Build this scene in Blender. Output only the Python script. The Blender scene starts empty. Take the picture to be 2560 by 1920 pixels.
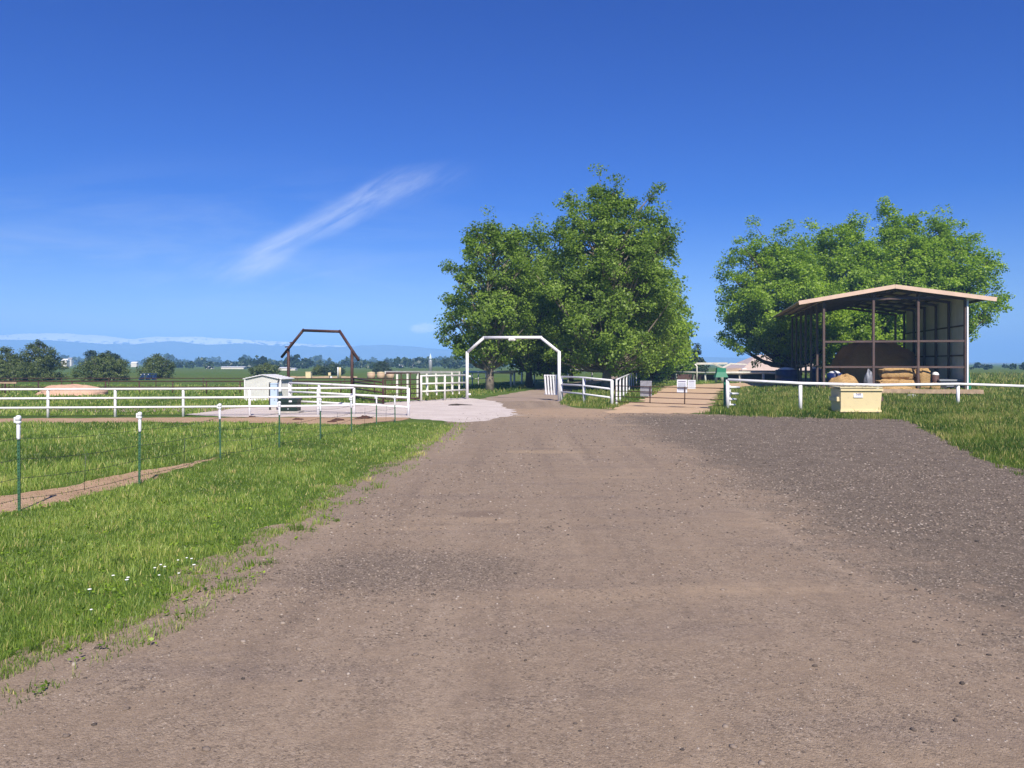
import bpy, math, random
import numpy as np
from mathutils import Vector
from mathutils.geometry import delaunay_2d_cdt

# ------------------------------------------------------------------ camera, sky, sun, exposure
SC = bpy.context.scene
COL = SC.collection
F, CX, HY, CAMH = 1900.0, 1280.0, 908.0, 2.5          # focal length in photo pixels, principal column, horizon row, eye height
cam_d = bpy.data.cameras.new("camera"); cam = bpy.data.objects.new("camera", cam_d); COL.objects.link(cam)
cam.location = (0, 0, CAMH); cam.rotation_euler = (math.radians(90), 0, 0)
cam_d.sensor_width = 36.0; cam_d.lens = F / 2560 * 36; cam_d.shift_y = -(960 - HY) / 2560
cam_d.clip_start = 0.1; cam_d.clip_end = 60000
SC.camera = cam

SUN_EL, SUN_AZ = math.radians(46), math.radians(169)    # azimuth clockwise from +Y: to the right of the camera and behind it
SKY_STRENGTH, SUN_STRENGTH, EXPOSURE = 0.080, 5.0, 0.62
sund = bpy.data.lights.new("sun", 'SUN'); suno = bpy.data.objects.new("sun", sund); COL.objects.link(suno)
sund.energy = SUN_STRENGTH; sund.angle = math.radians(0.5); sund.color = (1.0, 0.93, 0.82)
sv = Vector((math.sin(SUN_AZ) * math.cos(SUN_EL), math.cos(SUN_AZ) * math.cos(SUN_EL), math.sin(SUN_EL)))
suno.rotation_euler = sv.to_track_quat('Z', 'Y').to_euler(); suno.location = (30, -20, 40)

world = bpy.data.worlds.new("World"); SC.world = world; world.use_nodes = True
SC.view_settings.view_transform = 'Standard'; SC.view_settings.look = 'None'
SC.view_settings.exposure = EXPOSURE; SC.view_settings.gamma = 1.0
SC.cycles.use_denoising = True
SC.cycles.max_bounces = 8; SC.cycles.diffuse_bounces = 3; SC.cycles.volume_bounces = 1
SC.cycles.transparent_max_bounces = 8

class NT:
    """tiny helper for node trees"""
    def __init__(s, tree): s.t = tree; s.n = tree.nodes; s.l = tree.links
    def add(s, typ, **kw):
        nd = s.n.new(typ)
        for k, v in kw.items(): setattr(nd, k, v)
        return nd
    def put(s, sock, v):
        if v is None: return
        if hasattr(v, 'is_output'): s.l.new(v, sock)
        else: sock.default_value = v
    def math(s, op, a, b=None, c=None, clamp=False):
        nd = s.add('ShaderNodeMath', operation=op, use_clamp=clamp)
        s.put(nd.inputs[0], a); s.put(nd.inputs[1], b); s.put(nd.inputs[2], c)
        return nd.outputs[0]
    def mix(s, fac, a, b, typ='MIX'):
        nd = s.add('ShaderNodeMix', data_type='RGBA', blend_type=typ)
        s.put(nd.inputs[0], fac)
        s.put(nd.inputs[6], a if hasattr(a, 'is_output') else (*a[:3], 1)); s.put(nd.inputs[7], b if hasattr(b, 'is_output') else (*b[:3], 1))
        return nd.outputs[2]
    def noise(s, vec, scale, detail=4, rough=0.55, dist=0.0, col=False):
        nd = s.add('ShaderNodeTexNoise'); s.put(nd.inputs['Vector'], vec)
        nd.inputs['Scale'].default_value = scale; nd.inputs['Detail'].default_value = detail
        nd.inputs['Roughness'].default_value = rough; nd.inputs['Distortion'].default_value = dist
        return nd.outputs['Color' if col else 'Fac']
    def smooth(s, x, lo, hi, a=0.0, b=1.0):
        nd = s.add('ShaderNodeMapRange', interpolation_type='SMOOTHSTEP')
        s.put(nd.inputs[0], x)
        for i, v in enumerate((lo, hi, a, b)): s.put(nd.inputs[1 + i], v)
        return nd.outputs[0]
    def mapping(s, vec, scale=(1, 1, 1), rot=(0, 0, 0), loc=(0, 0, 0)):
        nd = s.add('ShaderNodeMapping'); s.put(nd.inputs[0], vec)
        nd.inputs['Scale'].default_value = scale; nd.inputs['Rotation'].default_value = rot; nd.inputs['Location'].default_value = loc
        return nd.outputs[0]
    def ramp(s, fac, stops):
        nd = s.add('ShaderNodeValToRGB'); s.put(nd.inputs[0], fac)
        e = nd.color_ramp.elements
        while len(e) < len(stops): e.new(0.5)
        for i, (p, c) in enumerate(stops): e[i].position = p; e[i].color = (*c[:3], 1) if len(c) >= 3 else (c[0], c[0], c[0], 1)
        return nd.outputs[0]

def build_world():
    w = NT(world.node_tree); w.n.clear()
    out = w.add('ShaderNodeOutputWorld'); bg = w.add('ShaderNodeBackground')
    sky = w.add('ShaderNodeTexSky', sky_type='NISHITA', sun_disc=False)
    sky.sun_elevation = SUN_EL; sky.sun_rotation = SUN_AZ
    sky.altitude = 1500; sky.air_density = 1.0; sky.dust_density = 0.1; sky.ozone_density = 4.0
    hs = w.add('ShaderNodeHueSaturation'); hs.inputs['Hue'].default_value = 0.532; hs.inputs['Saturation'].default_value = 1.5; hs.inputs['Value'].default_value = 1.0
    w.l.new(sky.outputs[0], hs.inputs['Color'])
    # thin cirrus, placed by the direction one looks in: u to the right, v up, both as slopes from straight ahead
    tc = w.add('ShaderNodeTexCoord'); sp = w.add('ShaderNodeSeparateXYZ'); w.l.new(tc.outputs['Generated'], sp.inputs[0])
    yy = w.math('MAXIMUM', sp.outputs[1], 0.05)
    u = w.math('DIVIDE', sp.outputs[0], yy); v = w.math('DIVIDE', sp.outputs[2], yy)
    front = w.smooth(sp.outputs[1], 0.1, 0.3)
    cb = w.add('ShaderNodeCombineXYZ'); w.put(cb.inputs[0], u); w.put(cb.inputs[1], v)
    uv = cb.outputs[0]
    def streak(pts, width, amp, k):
        fc = w.add('ShaderNodeFloatCurve'); c = fc.mapping.curves[0]
        us = [(p[0] - CX) / F for p in pts]; vs = [(HY - p[1]) / F for p in pts]
        fx = w.math('DIVIDE', w.math('ADD', u, 1.0), 2.0)
        px = [((a + 1) / 2, b) for a, b in zip(us, vs)]
        c.points[0].location = (0.0, px[0][1]); c.points[1].location = (1.0, px[-1][1])
        for q in px: c.points.new(*q)
        fc.mapping.update()
        w.l.new(fx, fc.inputs['Value'])
        d0 = w.math('SUBTRACT', v, fc.outputs[0])
        wob = w.math('MULTIPLY', w.math('SUBTRACT', w.noise(w.mapping(uv, (6, 14, 1)), 1.0, 3), 0.5), width * 1.3)
        d = w.math('ABSOLUTE', w.math('ADD', d0, wob))
        lo, hi = us[0], us[-1]
        m = w.smooth(d, 0.0, width, 1.0, 0.0)
        ends = w.math('MULTIPLY', w.smooth(u, lo, lo + (hi - lo) * 0.35), w.smooth(u, hi - (hi - lo) * 0.4, hi, 1.0, 0.0))
        tex = w.smooth(w.noise(w.mapping(w.mapping(uv, (1, 1, 1), (0, 0, -k)), (7, 46, 1)), 1.0, 9, 0.66, 0.5), 0.30, 0.74, 0.06, 1.0)
        return w.math('MULTIPLY', w.math('MULTIPLY', m, ends), w.math('MULTIPLY', tex, amp))
    a = streak([(360, 640), (480, 662), (600, 662), (690, 628), (760, 580), (870, 525), (960, 478), (1100, 448), (1230, 428)], 0.034, 0.46, 0.5)
    b = streak([(560, 660), (650, 640), (700, 628), (760, 620)], 0.026, 0.22, 0.2)
    c = streak([(620, 745), (730, 705), (800, 688), (930, 670)], 0.006, 0.12, 0.2)
    # low veils towards the horizon and on the left
    veil = w.math('MULTIPLY', w.smooth(w.noise(w.mapping(uv, (2.2, 15, 1), (0, 0, -0.08)), 1.0, 9, 0.64, 0.5), 0.40, 0.75), w.math('MULTIPLY', w.smooth(v, 0.30, 0.10), w.smooth(u, 0.15, -0.4)))
    veil = w.math('MULTIPLY', veil, 0.26)
    band = w.math('MULTIPLY', w.smooth(w.noise(w.mapping(uv, (5, 40, 1)), 1.0, 5), 0.5, 0.7), w.math('MULTIPLY', w.smooth(v, 0.10, 0.05), w.smooth(v, 0.02, 0.035)))
    band = w.math('MULTIPLY', band, 0.10)
    # two small fair-weather clouds just over the hills
    def puff(px, py, rx, ry, amp):
        dx = w.math('DIVIDE', w.math('SUBTRACT', u, (px - CX) / F), rx / F); dy = w.math('DIVIDE', w.math('SUBTRACT', v, (HY - py) / F), ry / F)
        dy = w.math('MULTIPLY', dy, w.math('ADD', 1.0, w.math('MULTIPLY', w.math('LESS_THAN', dy, 0.0), 1.3)))
        r = w.math('SQRT', w.math('ADD', w.math('MULTIPLY', dx, dx), w.math('MULTIPLY', dy, dy)))
        r = w.math('ADD', r, w.math('MULTIPLY', w.math('SUBTRACT', w.noise(w.mapping(uv, (60, 110, 1)), 1.0, 4), 0.5), 1.2))
        return w.math('MULTIPLY', w.smooth(r, 1.0, 0.2), amp)
    e = puff(1058, 826, 46, 22, 0.95); f = puff(1790, 838, 60, 20, 0.4); g = puff(985, 862, 60, 9, 0.5)
    tot = a
    for k in (b, c, veil, band): tot = w.math('ADD', tot, k)
    tot = w.math('MULTIPLY', tot, front, clamp=True)
    # cloud brightness follows the sky's own physical scale
    colr = w.mix(tot, hs.outputs[0], (8.6, 8.7, 9.2))
    pf = w.math('MULTIPLY', w.math('ADD', w.math('ADD', e, f), g), front, clamp=True)
    colr = w.mix(pf, colr, (15.0, 14.6, 14.2))      # sunlit cumulus, seen through the haze
    w.l.new(colr, bg.inputs['Color']); bg.inputs['Strength'].default_value = SKY_STRENGTH
    w.l.new(bg.outputs[0], out.inputs['Surface'])
build_world()

# ------------------------------------------------------------------ helpers
rng = np.random.default_rng(7); random.seed(7)
def G(px, py):                      # point on the flat ground seen at a photo pixel (used to survey the photograph)
    Y = F * CAMH / (py - HY); return Vector(((px - CX) / F * Y, Y, 0))
def A(px, py, Y):                   # point at distance Y seen at a photo pixel
    return Vector(((px - CX) / F * Y, Y, CAMH + (HY - py) / F * Y))
def AX(px, Y, z=0.0): return Vector(((px - CX) / F * Y, Y, z))

def thing(name, label, cat, loc=(0, 0, 0), group=None):
    o = bpy.data.objects.new(name, None); COL.objects.link(o); o.empty_display_size = 0.3
    o.location = loc; o['label'] = label; o['category'] = cat
    if group: o['group'] = group
    return o
def tag(o, label=None, cat=None, group=None, kind=None):
    for k, v in (('label', label), ('category', cat), ('group', group), ('kind', kind)):
        if v: o[k] = v
    return o
def wloc(o):
    p = Vector((0, 0, 0))
    while o: p += o.location; o = o.parent
    return p
def link(name, me, mat, parent=None, loc=None):
    o = bpy.data.objects.new(name, me); COL.objects.link(o)
    if mat is not None: me.materials.append(mat)
    if parent is not None: o.parent = parent
    if loc is not None: o.location = loc
    return o
def np_mesh(name, verts, faces, smooth=False, tint=None):
    """verts (n,3), faces (m,k) -> mesh; tint: one float per face"""
    me = bpy.data.meshes.new(name); verts = np.asarray(verts, np.float32); faces = np.asarray(faces, np.int32)
    m, k = faces.shape
    me.vertices.add(len(verts)); me.vertices.foreach_set('co', verts.ravel())
    me.loops.add(m * k); me.loops.foreach_set('vertex_index', faces.ravel())
    me.polygons.add(m); me.polygons.foreach_set('loop_start', np.arange(0, m * k, k, dtype=np.int32))
    if smooth: me.polygons.foreach_set('use_smooth', np.ones(m, bool))
    if tint is not None:
        at = me.attributes.new('tint', 'FLOAT', 'FACE'); at.data.foreach_set('value', np.asarray(tint, np.float32))
    me.update(calc_edges=True); return me

class MB:
    """collects boxes, bars, tubes ... and links them as ONE mesh object"""
    def __init__(s): s.v = []; s.f = []; s.sm = []
    def raw(s, vs, fs, sm=False):
        b = len(s.v); s.v += [Vector(p) for p in vs]; s.f += [[b + i for i in f] for f in fs]; s.sm += [sm] * len(fs); return s
    def box(s, c, size, u=(1, 0, 0), w=None, bev=0.0):
        u = Vector(u).normalized(); up = Vector((0, 0, 1))
        if w is None: w = up.cross(u)
        w = Vector(w).normalized(); n = u.cross(w)
        c = Vector(c); a, b, d = size[0] / 2, size[1] / 2, size[2] / 2
        if bev <= 0:
            vs = [c + u * (i * a) + w * (j * b) + n * (k * d) for k in (-1, 1) for j in (-1, 1) for i in (-1, 1)]
            s.raw(vs, [(0, 2, 3, 1), (4, 5, 7, 6), (0, 1, 5, 4), (2, 6, 7, 3), (0, 4, 6, 2), (1, 3, 7, 5)])
        else:
            vs = []; e = bev
            for k, q in ((-d, e), (-d + e, 0), (d - e, 0), (d, e)):
                for i, j in ((-a + e, -b), (a - e, -b), (a, -b + e), (a, b - e), (a - e, b), (-a + e, b), (-a, b - e), (-a, -b + e)):
                    ii = max(-a + q + (0 if abs(i) == a else 0), min(a - q, i)); jj = max(-b + q, min(b - q, j))
                    vs.append(c + u * ii + w * jj + n * k)
            fs = [tuple(range(7, -1, -1)), tuple(range(24, 32))]
            for r in range(3):
                for q in range(8): fs.append((r * 8 + q, r * 8 + (q + 1) % 8, r * 8 + 8 + (q + 1) % 8, r * 8 + 8 + q))
            s.raw(vs, fs)
        return s
    def bar(s, p, q, wd, ht, up=(0, 0, 1)):
        p, q = Vector(p), Vector(q); d = q - p; u = d.normalized(); upv = Vector(up)
        w = upv.cross(u)
        if w.length < 1e-4: w = Vector((1, 0, 0))
        return s.box((p + q) / 2, (d.length, wd, ht), u, w.normalized())
    def tube(s, pts, r, n=8, cap=True):
        pts = [Vector(p) for p in pts]; rs = r if isinstance(r, (list, tuple)) else [r] * len(pts)
        b = len(s.v); prev = None
        for i, p in enumerate(pts):
            t = (pts[min(i + 1, len(pts) - 1)] - pts[max(i - 1, 0)]).normalized()
            if 0 < i < len(pts) - 1:
                d1 = (p - pts[i - 1]).normalized(); k = 1 / max(0.5, d1.dot(t))
            else: k = 1
            if prev is None:
                x = t.cross(Vector((0, 0, 1)) if abs(t.z) < 0.9 else Vector((0, 1, 0))).normalized()
            else:
                x = (prev - t * prev.dot(t)).normalized()
            y = t.cross(x).normalized(); prev = x
            for j in range(n):
                a = 2 * math.pi * j / n
                s.v.append(p + (x * math.cos(a) + y * math.sin(a)) * rs[i] * (k if 0 < i < len(pts) - 1 else 1))
        for i in range(len(pts) - 1):
            for j in range(n):
                s.f.append([b + i * n + j, b + i * n + (j + 1) % n, b + (i + 1) * n + (j + 1) % n, b + (i + 1) * n + j]); s.sm.append(True)
        if cap:
            s.f.append([b + j for j in range(n - 1, -1, -1)]); s.sm.append(False)
            e = b + (len(pts) - 1) * n; s.f.append([e + j for j in range(n)]); s.sm.append(False)
        return s
    def lathe(s, c, prof, n=16):
        c = Vector(c); b = len(s.v)
        for r, z in prof:
            for j in range(n):
                a = 2 * math.pi * j / n; s.v.append(c + Vector((r * math.cos(a), r * math.sin(a), z)))
        for i in range(len(prof) - 1):
            for j in range(n):
                s.f.append([b + i * n + j, b + i * n + (j + 1) % n, b + (i + 1) * n + (j + 1) % n, b + (i + 1) * n + j]); s.sm.append(True)
        s.f.append([b + j for j in range(n - 1, -1, -1)]); s.sm.append(False)
        e = b + (len(prof) - 1) * n; s.f.append([e + j for j in range(n)]); s.sm.append(False)
        return s
    def lump(s, c, size, amp=0.15, n=14, m=9, seed=0, half=False, sq=1.0, u=(1, 0, 0), freq=1.0):
        """irregular lump; sq<1 makes it boxy; half keeps the upper half, sitting on z=c.z"""
        rr = random.Random(seed); ph = [rr.uniform(0, 6.3) for _ in range(8)]; c = Vector(c); b = len(s.v)
        u = Vector(u).normalized(); w = Vector((-u.y, u.x, 0))
        def sg(x, p): return math.copysign(abs(x) ** p, x)
        for i in range(m + 1):
            th = (math.pi / 2 if half else math.pi) * i / m
            for j in range(n):
                a = 2 * math.pi * j / n
                k = 1 + amp * (0.5 * math.sin(freq * 3 * a + ph[0] + 2 * th) + 0.35 * math.sin(freq * 5 * a + ph[1] - 3 * th) + 0.4 * math.sin(freq * 4 * th + ph[2] + a) + rr.uniform(-.45, .45))
                x = sg(math.sin(th), sq) * sg(math.cos(a), sq); y = sg(math.sin(th), sq) * sg(math.sin(a), sq); z = sg(math.cos(th), sq)
                if half and i == m: z = -0.05
                s.v.append(c + u * (x * k * size[0] / 2) + w * (y * k * size[1] / 2) + Vector((0, 0, z * (k if z > 0 else 1) * (size[2] if half else size[2] / 2))))
        for i in range(m):
            for j in range(n):
                s.f.append([b + i * n + j, b + (i + 1) * n + j, b + (i + 1) * n + (j + 1) % n, b + i * n + (j + 1) % n]); s.sm.append(True)
        return s
    def build(s, name, mat, parent=None, loc=None):
        off = wloc(parent) if parent is not None else (Vector(loc) if loc is not None else Vector((0, 0, 0)))
        me = bpy.data.meshes.new(name); me.from_pydata([tuple(p - off) for p in s.v], [], s.f)
        me.polygons.foreach_set('use_smooth', s.sm); me.update()
        return link(name, me, mat, parent, None if parent is not None else loc)

# ------------------------------------------------------------------ materials
def new_mat(name):
    m = bpy.data.materials.new(name); m.use_nodes = True; t = NT(m.node_tree)
    bs = t.n['Principled BSDF']; return m, t, bs
def obj_co(t): return t.add('ShaderNodeTexCoord').outputs['Object']
def paint(name, c, rough=0.45, var=0.12, scale=3.0, metal=0.0, bump=0.0, dirt=None, spec=0.5):
    m, t, bs = new_mat(name); co = obj_co(t)
    n = t.noise(co, scale, 5); k = t.smooth(n, 0.3, 0.7, 1 - var, 1 + var * 0.4)
    cc = t.mix(1.0, c, t.ramp(k, [(0, (0, 0, 0)), (1, (1, 1, 1))]), 'MULTIPLY') if False else t.mix(t.smooth(n, 0.35, 0.75), tuple(x * (1 - var) for x in c), c)
    if dirt is not None:
        cc = t.mix(t.smooth(t.noise(co, scale * 2.7, 6, 0.65), 0.56, 0.72, 0, 0.8), cc, dirt)
    t.put(bs.inputs['Base Color'], cc); bs.inputs['Roughness'].default_value = rough; bs.inputs['Metallic'].default_value = metal
    bs.inputs['Specular IOR Level'].default_value = spec
    if bump:
        b = t.add('ShaderNodeBump'); b.inputs['Strength'].default_value = bump; b.inputs['Distance'].default_value = 0.02
        t.put(b.inputs['Height'], t.noise(co, scale * 8, 5)); t.l.new(b.outputs[0], bs.inputs['Normal'])
    return m
def leafy(name, stops, rough=0.5, transl=0.38, spec=0.4, tscale=1.6):
    m, t, bs = new_mat(name); at = t.add('ShaderNodeAttribute', attribute_name='tint')
    c = t.ramp(at.outputs['Fac'], stops); t.put(bs.inputs['Base Color'], c); bs.inputs['Roughness'].default_value = rough
    bs.inputs['Specular IOR Level'].default_value = spec
    tr = t.add('ShaderNodeBsdfTranslucent'); t.put(tr.inputs['Color'], t.mix(1.0, c, (tscale, tscale * 1.1, tscale * 0.7), 'MULTIPLY'))
    mx = t.add('ShaderNodeMixShader'); mx.inputs[0].default_value = transl
    t.l.new(bs.outputs[0], mx.inputs[1]); t.l.new(tr.outputs[0], mx.inputs[2]); t.l.new(mx.outputs[0], t.n['Material Output'].inputs['Surface'])
    return m
def ribbed(name, c, pitch, rough=0.4, axis=0, var=0.1, metal=0.0, strength=0.6):
    m, t, bs = new_mat(name); co = obj_co(t)
    wv = t.add('ShaderNodeTexWave', wave_type='BANDS', bands_direction='XYZ'[axis]); t.put(wv.inputs['Vector'], co)
    wv.inputs['Scale'].default_value = 0.31416 / pitch * 1.0
    b = t.add('ShaderNodeBump'); b.inputs['Strength'].default_value = strength; b.inputs['Distance'].default_value = 0.03
    t.l.new(wv.outputs['Fac'], b.inputs['Height']); t.l.new(b.outputs[0], bs.inputs['Normal'])
    n = t.noise(co, 0.8, 5); t.put(bs.inputs['Base Color'], t.mix(t.smooth(n, 0.3, 0.7), tuple(x * (1 - var) for x in c), c))
    bs.inputs['Roughness'].default_value = rough; bs.inputs['Metallic'].default_value = metal
    return m

M = {}
M['white'] = paint('white_paint', (0.80, 0.79, 0.80), 0.4, 0.10, 2.0, dirt=(0.45, 0.40, 0.36))
M['white2'] = paint('white_paint_weathered', (0.74, 0.72, 0.66), 0.5, 0.18, 2.5, dirt=(0.40, 0.36, 0.30))
M['rust'] = paint('rusted_pipe', (0.075, 0.026, 0.018), 0.65, 0.45, 4.0, dirt=(0.035, 0.018, 0.014), bump=0.2)
M['barnsteel'] = paint('red_oxide_steel', (0.12, 0.075, 0.065), 0.6, 0.3, 1.5, dirt=(0.07, 0.06, 0.06))
M['tpost'] = paint('green_steel', (0.055, 0.15, 0.08), 0.5, 0.25, 5.0, dirt=(0.05, 0.05, 0.04))
M['cap'] = paint('white_plastic', (0.78, 0.78, 0.82), 0.35, 0.06)
M['wire'] = paint('dark_wire', (0.06, 0.065, 0.06), 0.5, 0.2, metal=0.4)
M['green_box'] = paint('green_enamel', (0.010, 0.028, 0.018), 0.45, 0.2, 2.0)
M['green_hood'] = paint('teal_green_enamel', (0.012, 0.19, 0.10), 0.45, 0.15, 2.0)
M['blue_grey'] = paint('pale_blue_enamel', (0.46, 0.58, 0.70), 0.45, 0.1)
M['concrete'] = paint('concrete', (0.45, 0.42, 0.38), 0.85, 0.2, 4.0, bump=0.3)
M['tan'] = paint('tan_enamel', (0.76, 0.63, 0.37), 0.5, 0.06, 1.5, dirt=(0.58, 0.45, 0.27))
M['tan_lid'] = paint('tan_plastic', (0.62, 0.54, 0.33), 0.55, 0.12, 2.0)
M['dark'] = paint('dark_rubber', (0.03, 0.028, 0.028), 0.6, 0.2)
M['dark_red'] = paint('dark_red_boards', (0.10, 0.045, 0.04), 0.7, 0.3, 2.0)
M['tan_wall'] = paint('tan_wall', (0.50, 0.36, 0.24), 0.7, 0.15, 1.0)
M['roof_tan'] = ribbed('tan_metal_roof', (0.60, 0.47, 0.38), 0.3, 0.45, 0, 0.12)
M['fascia'] = paint('tan_trim', (0.72, 0.52, 0.40), 0.5, 0.12, 1.2)
M['wall_in'] = ribbed('grey_wall_sheet', (0.68, 0.69, 0.70), 0.25, 0.5, 1, 0.15)
M['shed_metal'] = paint('white_sheet_metal', (0.66, 0.66, 0.63), 0.45, 0.12, 2.0, dirt=(0.45, 0.42, 0.36))
M['blue'] = paint('blue_plastic', (0.008, 0.022, 0.13), 0.4, 0.25, 2.0)
M['bluemetal'] = paint('blue_paint', (0.02, 0.07, 0.26), 0.5, 0.3, 2.0)
M['timber'] = paint('pale_weathered_timber', (0.46, 0.33, 0.22), 0.8, 0.3, 3.0, bump=0.3)
M['machine'] = paint('grey_machine_paint', (0.22, 0.23, 0.27), 0.5, 0.3, 3.0)
M['silver'] = paint('silver_steel', (0.40, 0.42, 0.45), 0.45, 0.15, 1.0, metal=0.3)
M['sign_grey'] = paint('grey_sign_back', (0.36, 0.36, 0.39), 0.5, 0.3, 9.0)
M['sign_white'] = paint('white_sign_face', (0.78, 0.80, 0.84), 0.4, 0.04)
M['ink'] = paint('grey_ink', (0.30, 0.33, 0.45), 0.6, 0.1)
M['ink_dark'] = paint('dark_ink', (0.12, 0.10, 0.22), 0.6, 0.1)
M['cream'] = paint('cream_wall', (0.66, 0.62, 0.55), 0.7, 0.1, 1.0)
M['greyroof'] = paint('grey_roof', (0.28, 0.27, 0.26), 0.7, 0.2, 1.0)
M['petal'] = paint('white_petal', (0.82, 0.82, 0.78), 0.6, 0.05)
M['clod'] = paint('dark_red_soil', (0.085, 0.035, 0.022), 0.9, 0.4, 8.0, bump=0.6)
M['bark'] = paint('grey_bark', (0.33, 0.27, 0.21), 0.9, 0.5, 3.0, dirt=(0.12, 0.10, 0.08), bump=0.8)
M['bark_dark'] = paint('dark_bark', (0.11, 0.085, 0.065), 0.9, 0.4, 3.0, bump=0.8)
M['twig'] = paint('dead_wood', (0.05, 0.038, 0.03), 0.9, 0.3, 5.0)

def hay_mat(name, c1, c2):
    m, t, bs = new_mat(name); co = obj_co(t)
    f = t.noise(t.mapping(co, (3, 3, 22)), 2.0, 8, 0.7); g = t.noise(co, 1.3, 4)
    t.put(bs.inputs['Base Color'], t.mix(t.smooth(f, 0.3, 0.7), c1, t.mix(g, c2, tuple(x * 1.25 for x in c2)))); bs.inputs['Roughness'].default_value = 0.9
    b = t.add('ShaderNodeBump'); b.inputs['Strength'].default_value = 0.9; b.inputs['Distance'].default_value = 0.08
    t.put(b.inputs['Height'], f); t.l.new(b.outputs[0], bs.inputs['Normal']); return m
M['hay'] = hay_mat('hay', (0.25, 0.14, 0.05), (0.56, 0.37, 0.16))
M['old_hay'] = hay_mat('weathered_hay', (0.42, 0.17, 0.03), (0.54, 0.27, 0.07))

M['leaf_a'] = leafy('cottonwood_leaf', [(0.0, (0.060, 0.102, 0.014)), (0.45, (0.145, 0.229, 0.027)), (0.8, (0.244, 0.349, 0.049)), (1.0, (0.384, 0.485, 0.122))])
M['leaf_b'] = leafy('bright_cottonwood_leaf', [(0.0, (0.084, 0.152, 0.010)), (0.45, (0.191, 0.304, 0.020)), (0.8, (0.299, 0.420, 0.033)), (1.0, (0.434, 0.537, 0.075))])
M['leaf_c'] = leafy('shrub_leaf', [(0.0, (0.038, 0.057, 0.012)), (0.5, (0.084, 0.119, 0.024)), (1.0, (0.162, 0.196, 0.054))], transl=0.2)
M['leaf_d'] = leafy('far_tree_leaf', [(0.0, (0.014, 0.030, 0.014)), (0.5, (0.030, 0.058, 0.022)), (1.0, (0.06, 0.095, 0.035))], transl=0.15)
M['blade'] = leafy('lawn_blade', [(0.0, (0.081, 0.133, 0.023)), (0.4, (0.179, 0.268, 0.047)), (0.75, (0.300, 0.385, 0.079)), (0.93, (0.439, 0.454, 0.129)), (1.0, (0.682, 0.544, 0.257))], 0.45, 0.42, 0.4)
M['blade_r'] = leafy('rough_grass_blade', [(0.0, (0.034, 0.077, 0.009)), (0.4, (0.091, 0.156, 0.020)), (0.7, (0.176, 0.231, 0.041)), (0.9, (0.329, 0.311, 0.101)), (1.0, (0.476, 0.412, 0.162))], 0.55, 0.3, 0.3)

def ground_mat():
    m, t, bs = new_mat('pasture'); co = obj_co(t)
    n1 = t.noise(co, 0.06, 5, 0.6); n2 = t.noise(co, 0.9, 6, 0.65); n3 = t.noise(co, 14, 4, 0.7); n4 = t.noise(t.mapping(co, (0.02, 0.09, 1)), 1.0, 5)
    c = t.mix(t.smooth(n1, 0.35, 0.65), (0.075, 0.135, 0.022), (0.115, 0.155, 0.030))
    c = t.mix(t.smooth(n4, 0.5, 0.7, 0, 0.7), c, (0.14, 0.135, 0.045))
    c = t.mix(t.smooth(n2, 0.35, 0.7, 0, 0.75), c, (0.045, 0.095, 0.014))
    c = t.mix(t.smooth(n3, 0.5, 0.75, 0, 0.55), c, (0.10, 0.085, 0.040))
    t.put(bs.inputs['Base Color'], c); bs.inputs['Roughness'].default_value = 0.95; bs.inputs['Specular IOR Level'].default_value = 0.1
    b = t.add('ShaderNodeBump'); b.inputs['Strength'].default_value = 0.7; b.inputs['Distance'].default_value = 0.06
    t.put(b.inputs['Height'], t.math('ADD', n3, n2)); t.l.new(b.outputs[0], bs.inputs['Normal']); return m
M['ground'] = ground_mat()

def stony(t, co, base, dark, light, s1=26.0, rough=None):
    """stones of mixed size: colour per pebble and a height for the bump; rough (0..1) says where they lie loose"""
    wob = t.add('ShaderNodeVectorMath', operation='MULTIPLY_ADD'); t.put(wob.inputs[0], t.noise(co, s1 * 0.8, 3, 0.6, col=True)); wob.inputs[1].default_value = (0.05, 0.05, 0.05); t.put(wob.inputs[2], co)
    cw = wob.outputs[0]
    def cells(sc):
        v = t.add('ShaderNodeTexVoronoi', feature='F1'); t.put(v.inputs['Vector'], cw); v.inputs['Scale'].default_value = sc
        q = t.add('ShaderNodeSeparateXYZ'); t.l.new(v.outputs['Color'], q.inputs[0]); return v.outputs['Distance'], q.outputs[0]
    d1, r1 = cells(s1 * 0.55); d2, r2 = cells(s1 * 1.3); d3, r3 = cells(s1 * 3.0)
    rg = rough if rough is not None else 0.5
    fine = t.mix(r3, t.mix(0.28, base, dark), t.mix(0.22, base, light))
    c = t.mix(t.math('MULTIPLY', t.smooth(r2, 0.80, 0.95), t.math('MULTIPLY', rg, 0.75)), fine, light)
    c = t.mix(t.math('MULTIPLY', t.smooth(r2, 0.24, 0.08), t.math('MULTIPLY', rg, 0.75)), c, dark)
    big = t.math('MULTIPLY', t.smooth(d1, 0.42, 0.30), t.math('MULTIPLY', rg, 0.8))
    c = t.mix(t.math('MULTIPLY', t.smooth(r1, 0.90, 0.94), big), c, light); c = t.mix(t.math('MULTIPLY', t.smooth(r1, 0.10, 0.06), big), c, dark)
    h = t.math('ADD', t.math('MULTIPLY', d2, -0.6), t.math('MULTIPLY', d3, -0.3)); h = t.math('MULTIPLY', h, t.math('ADD', 0.35, rg))
    return c, h
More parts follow.
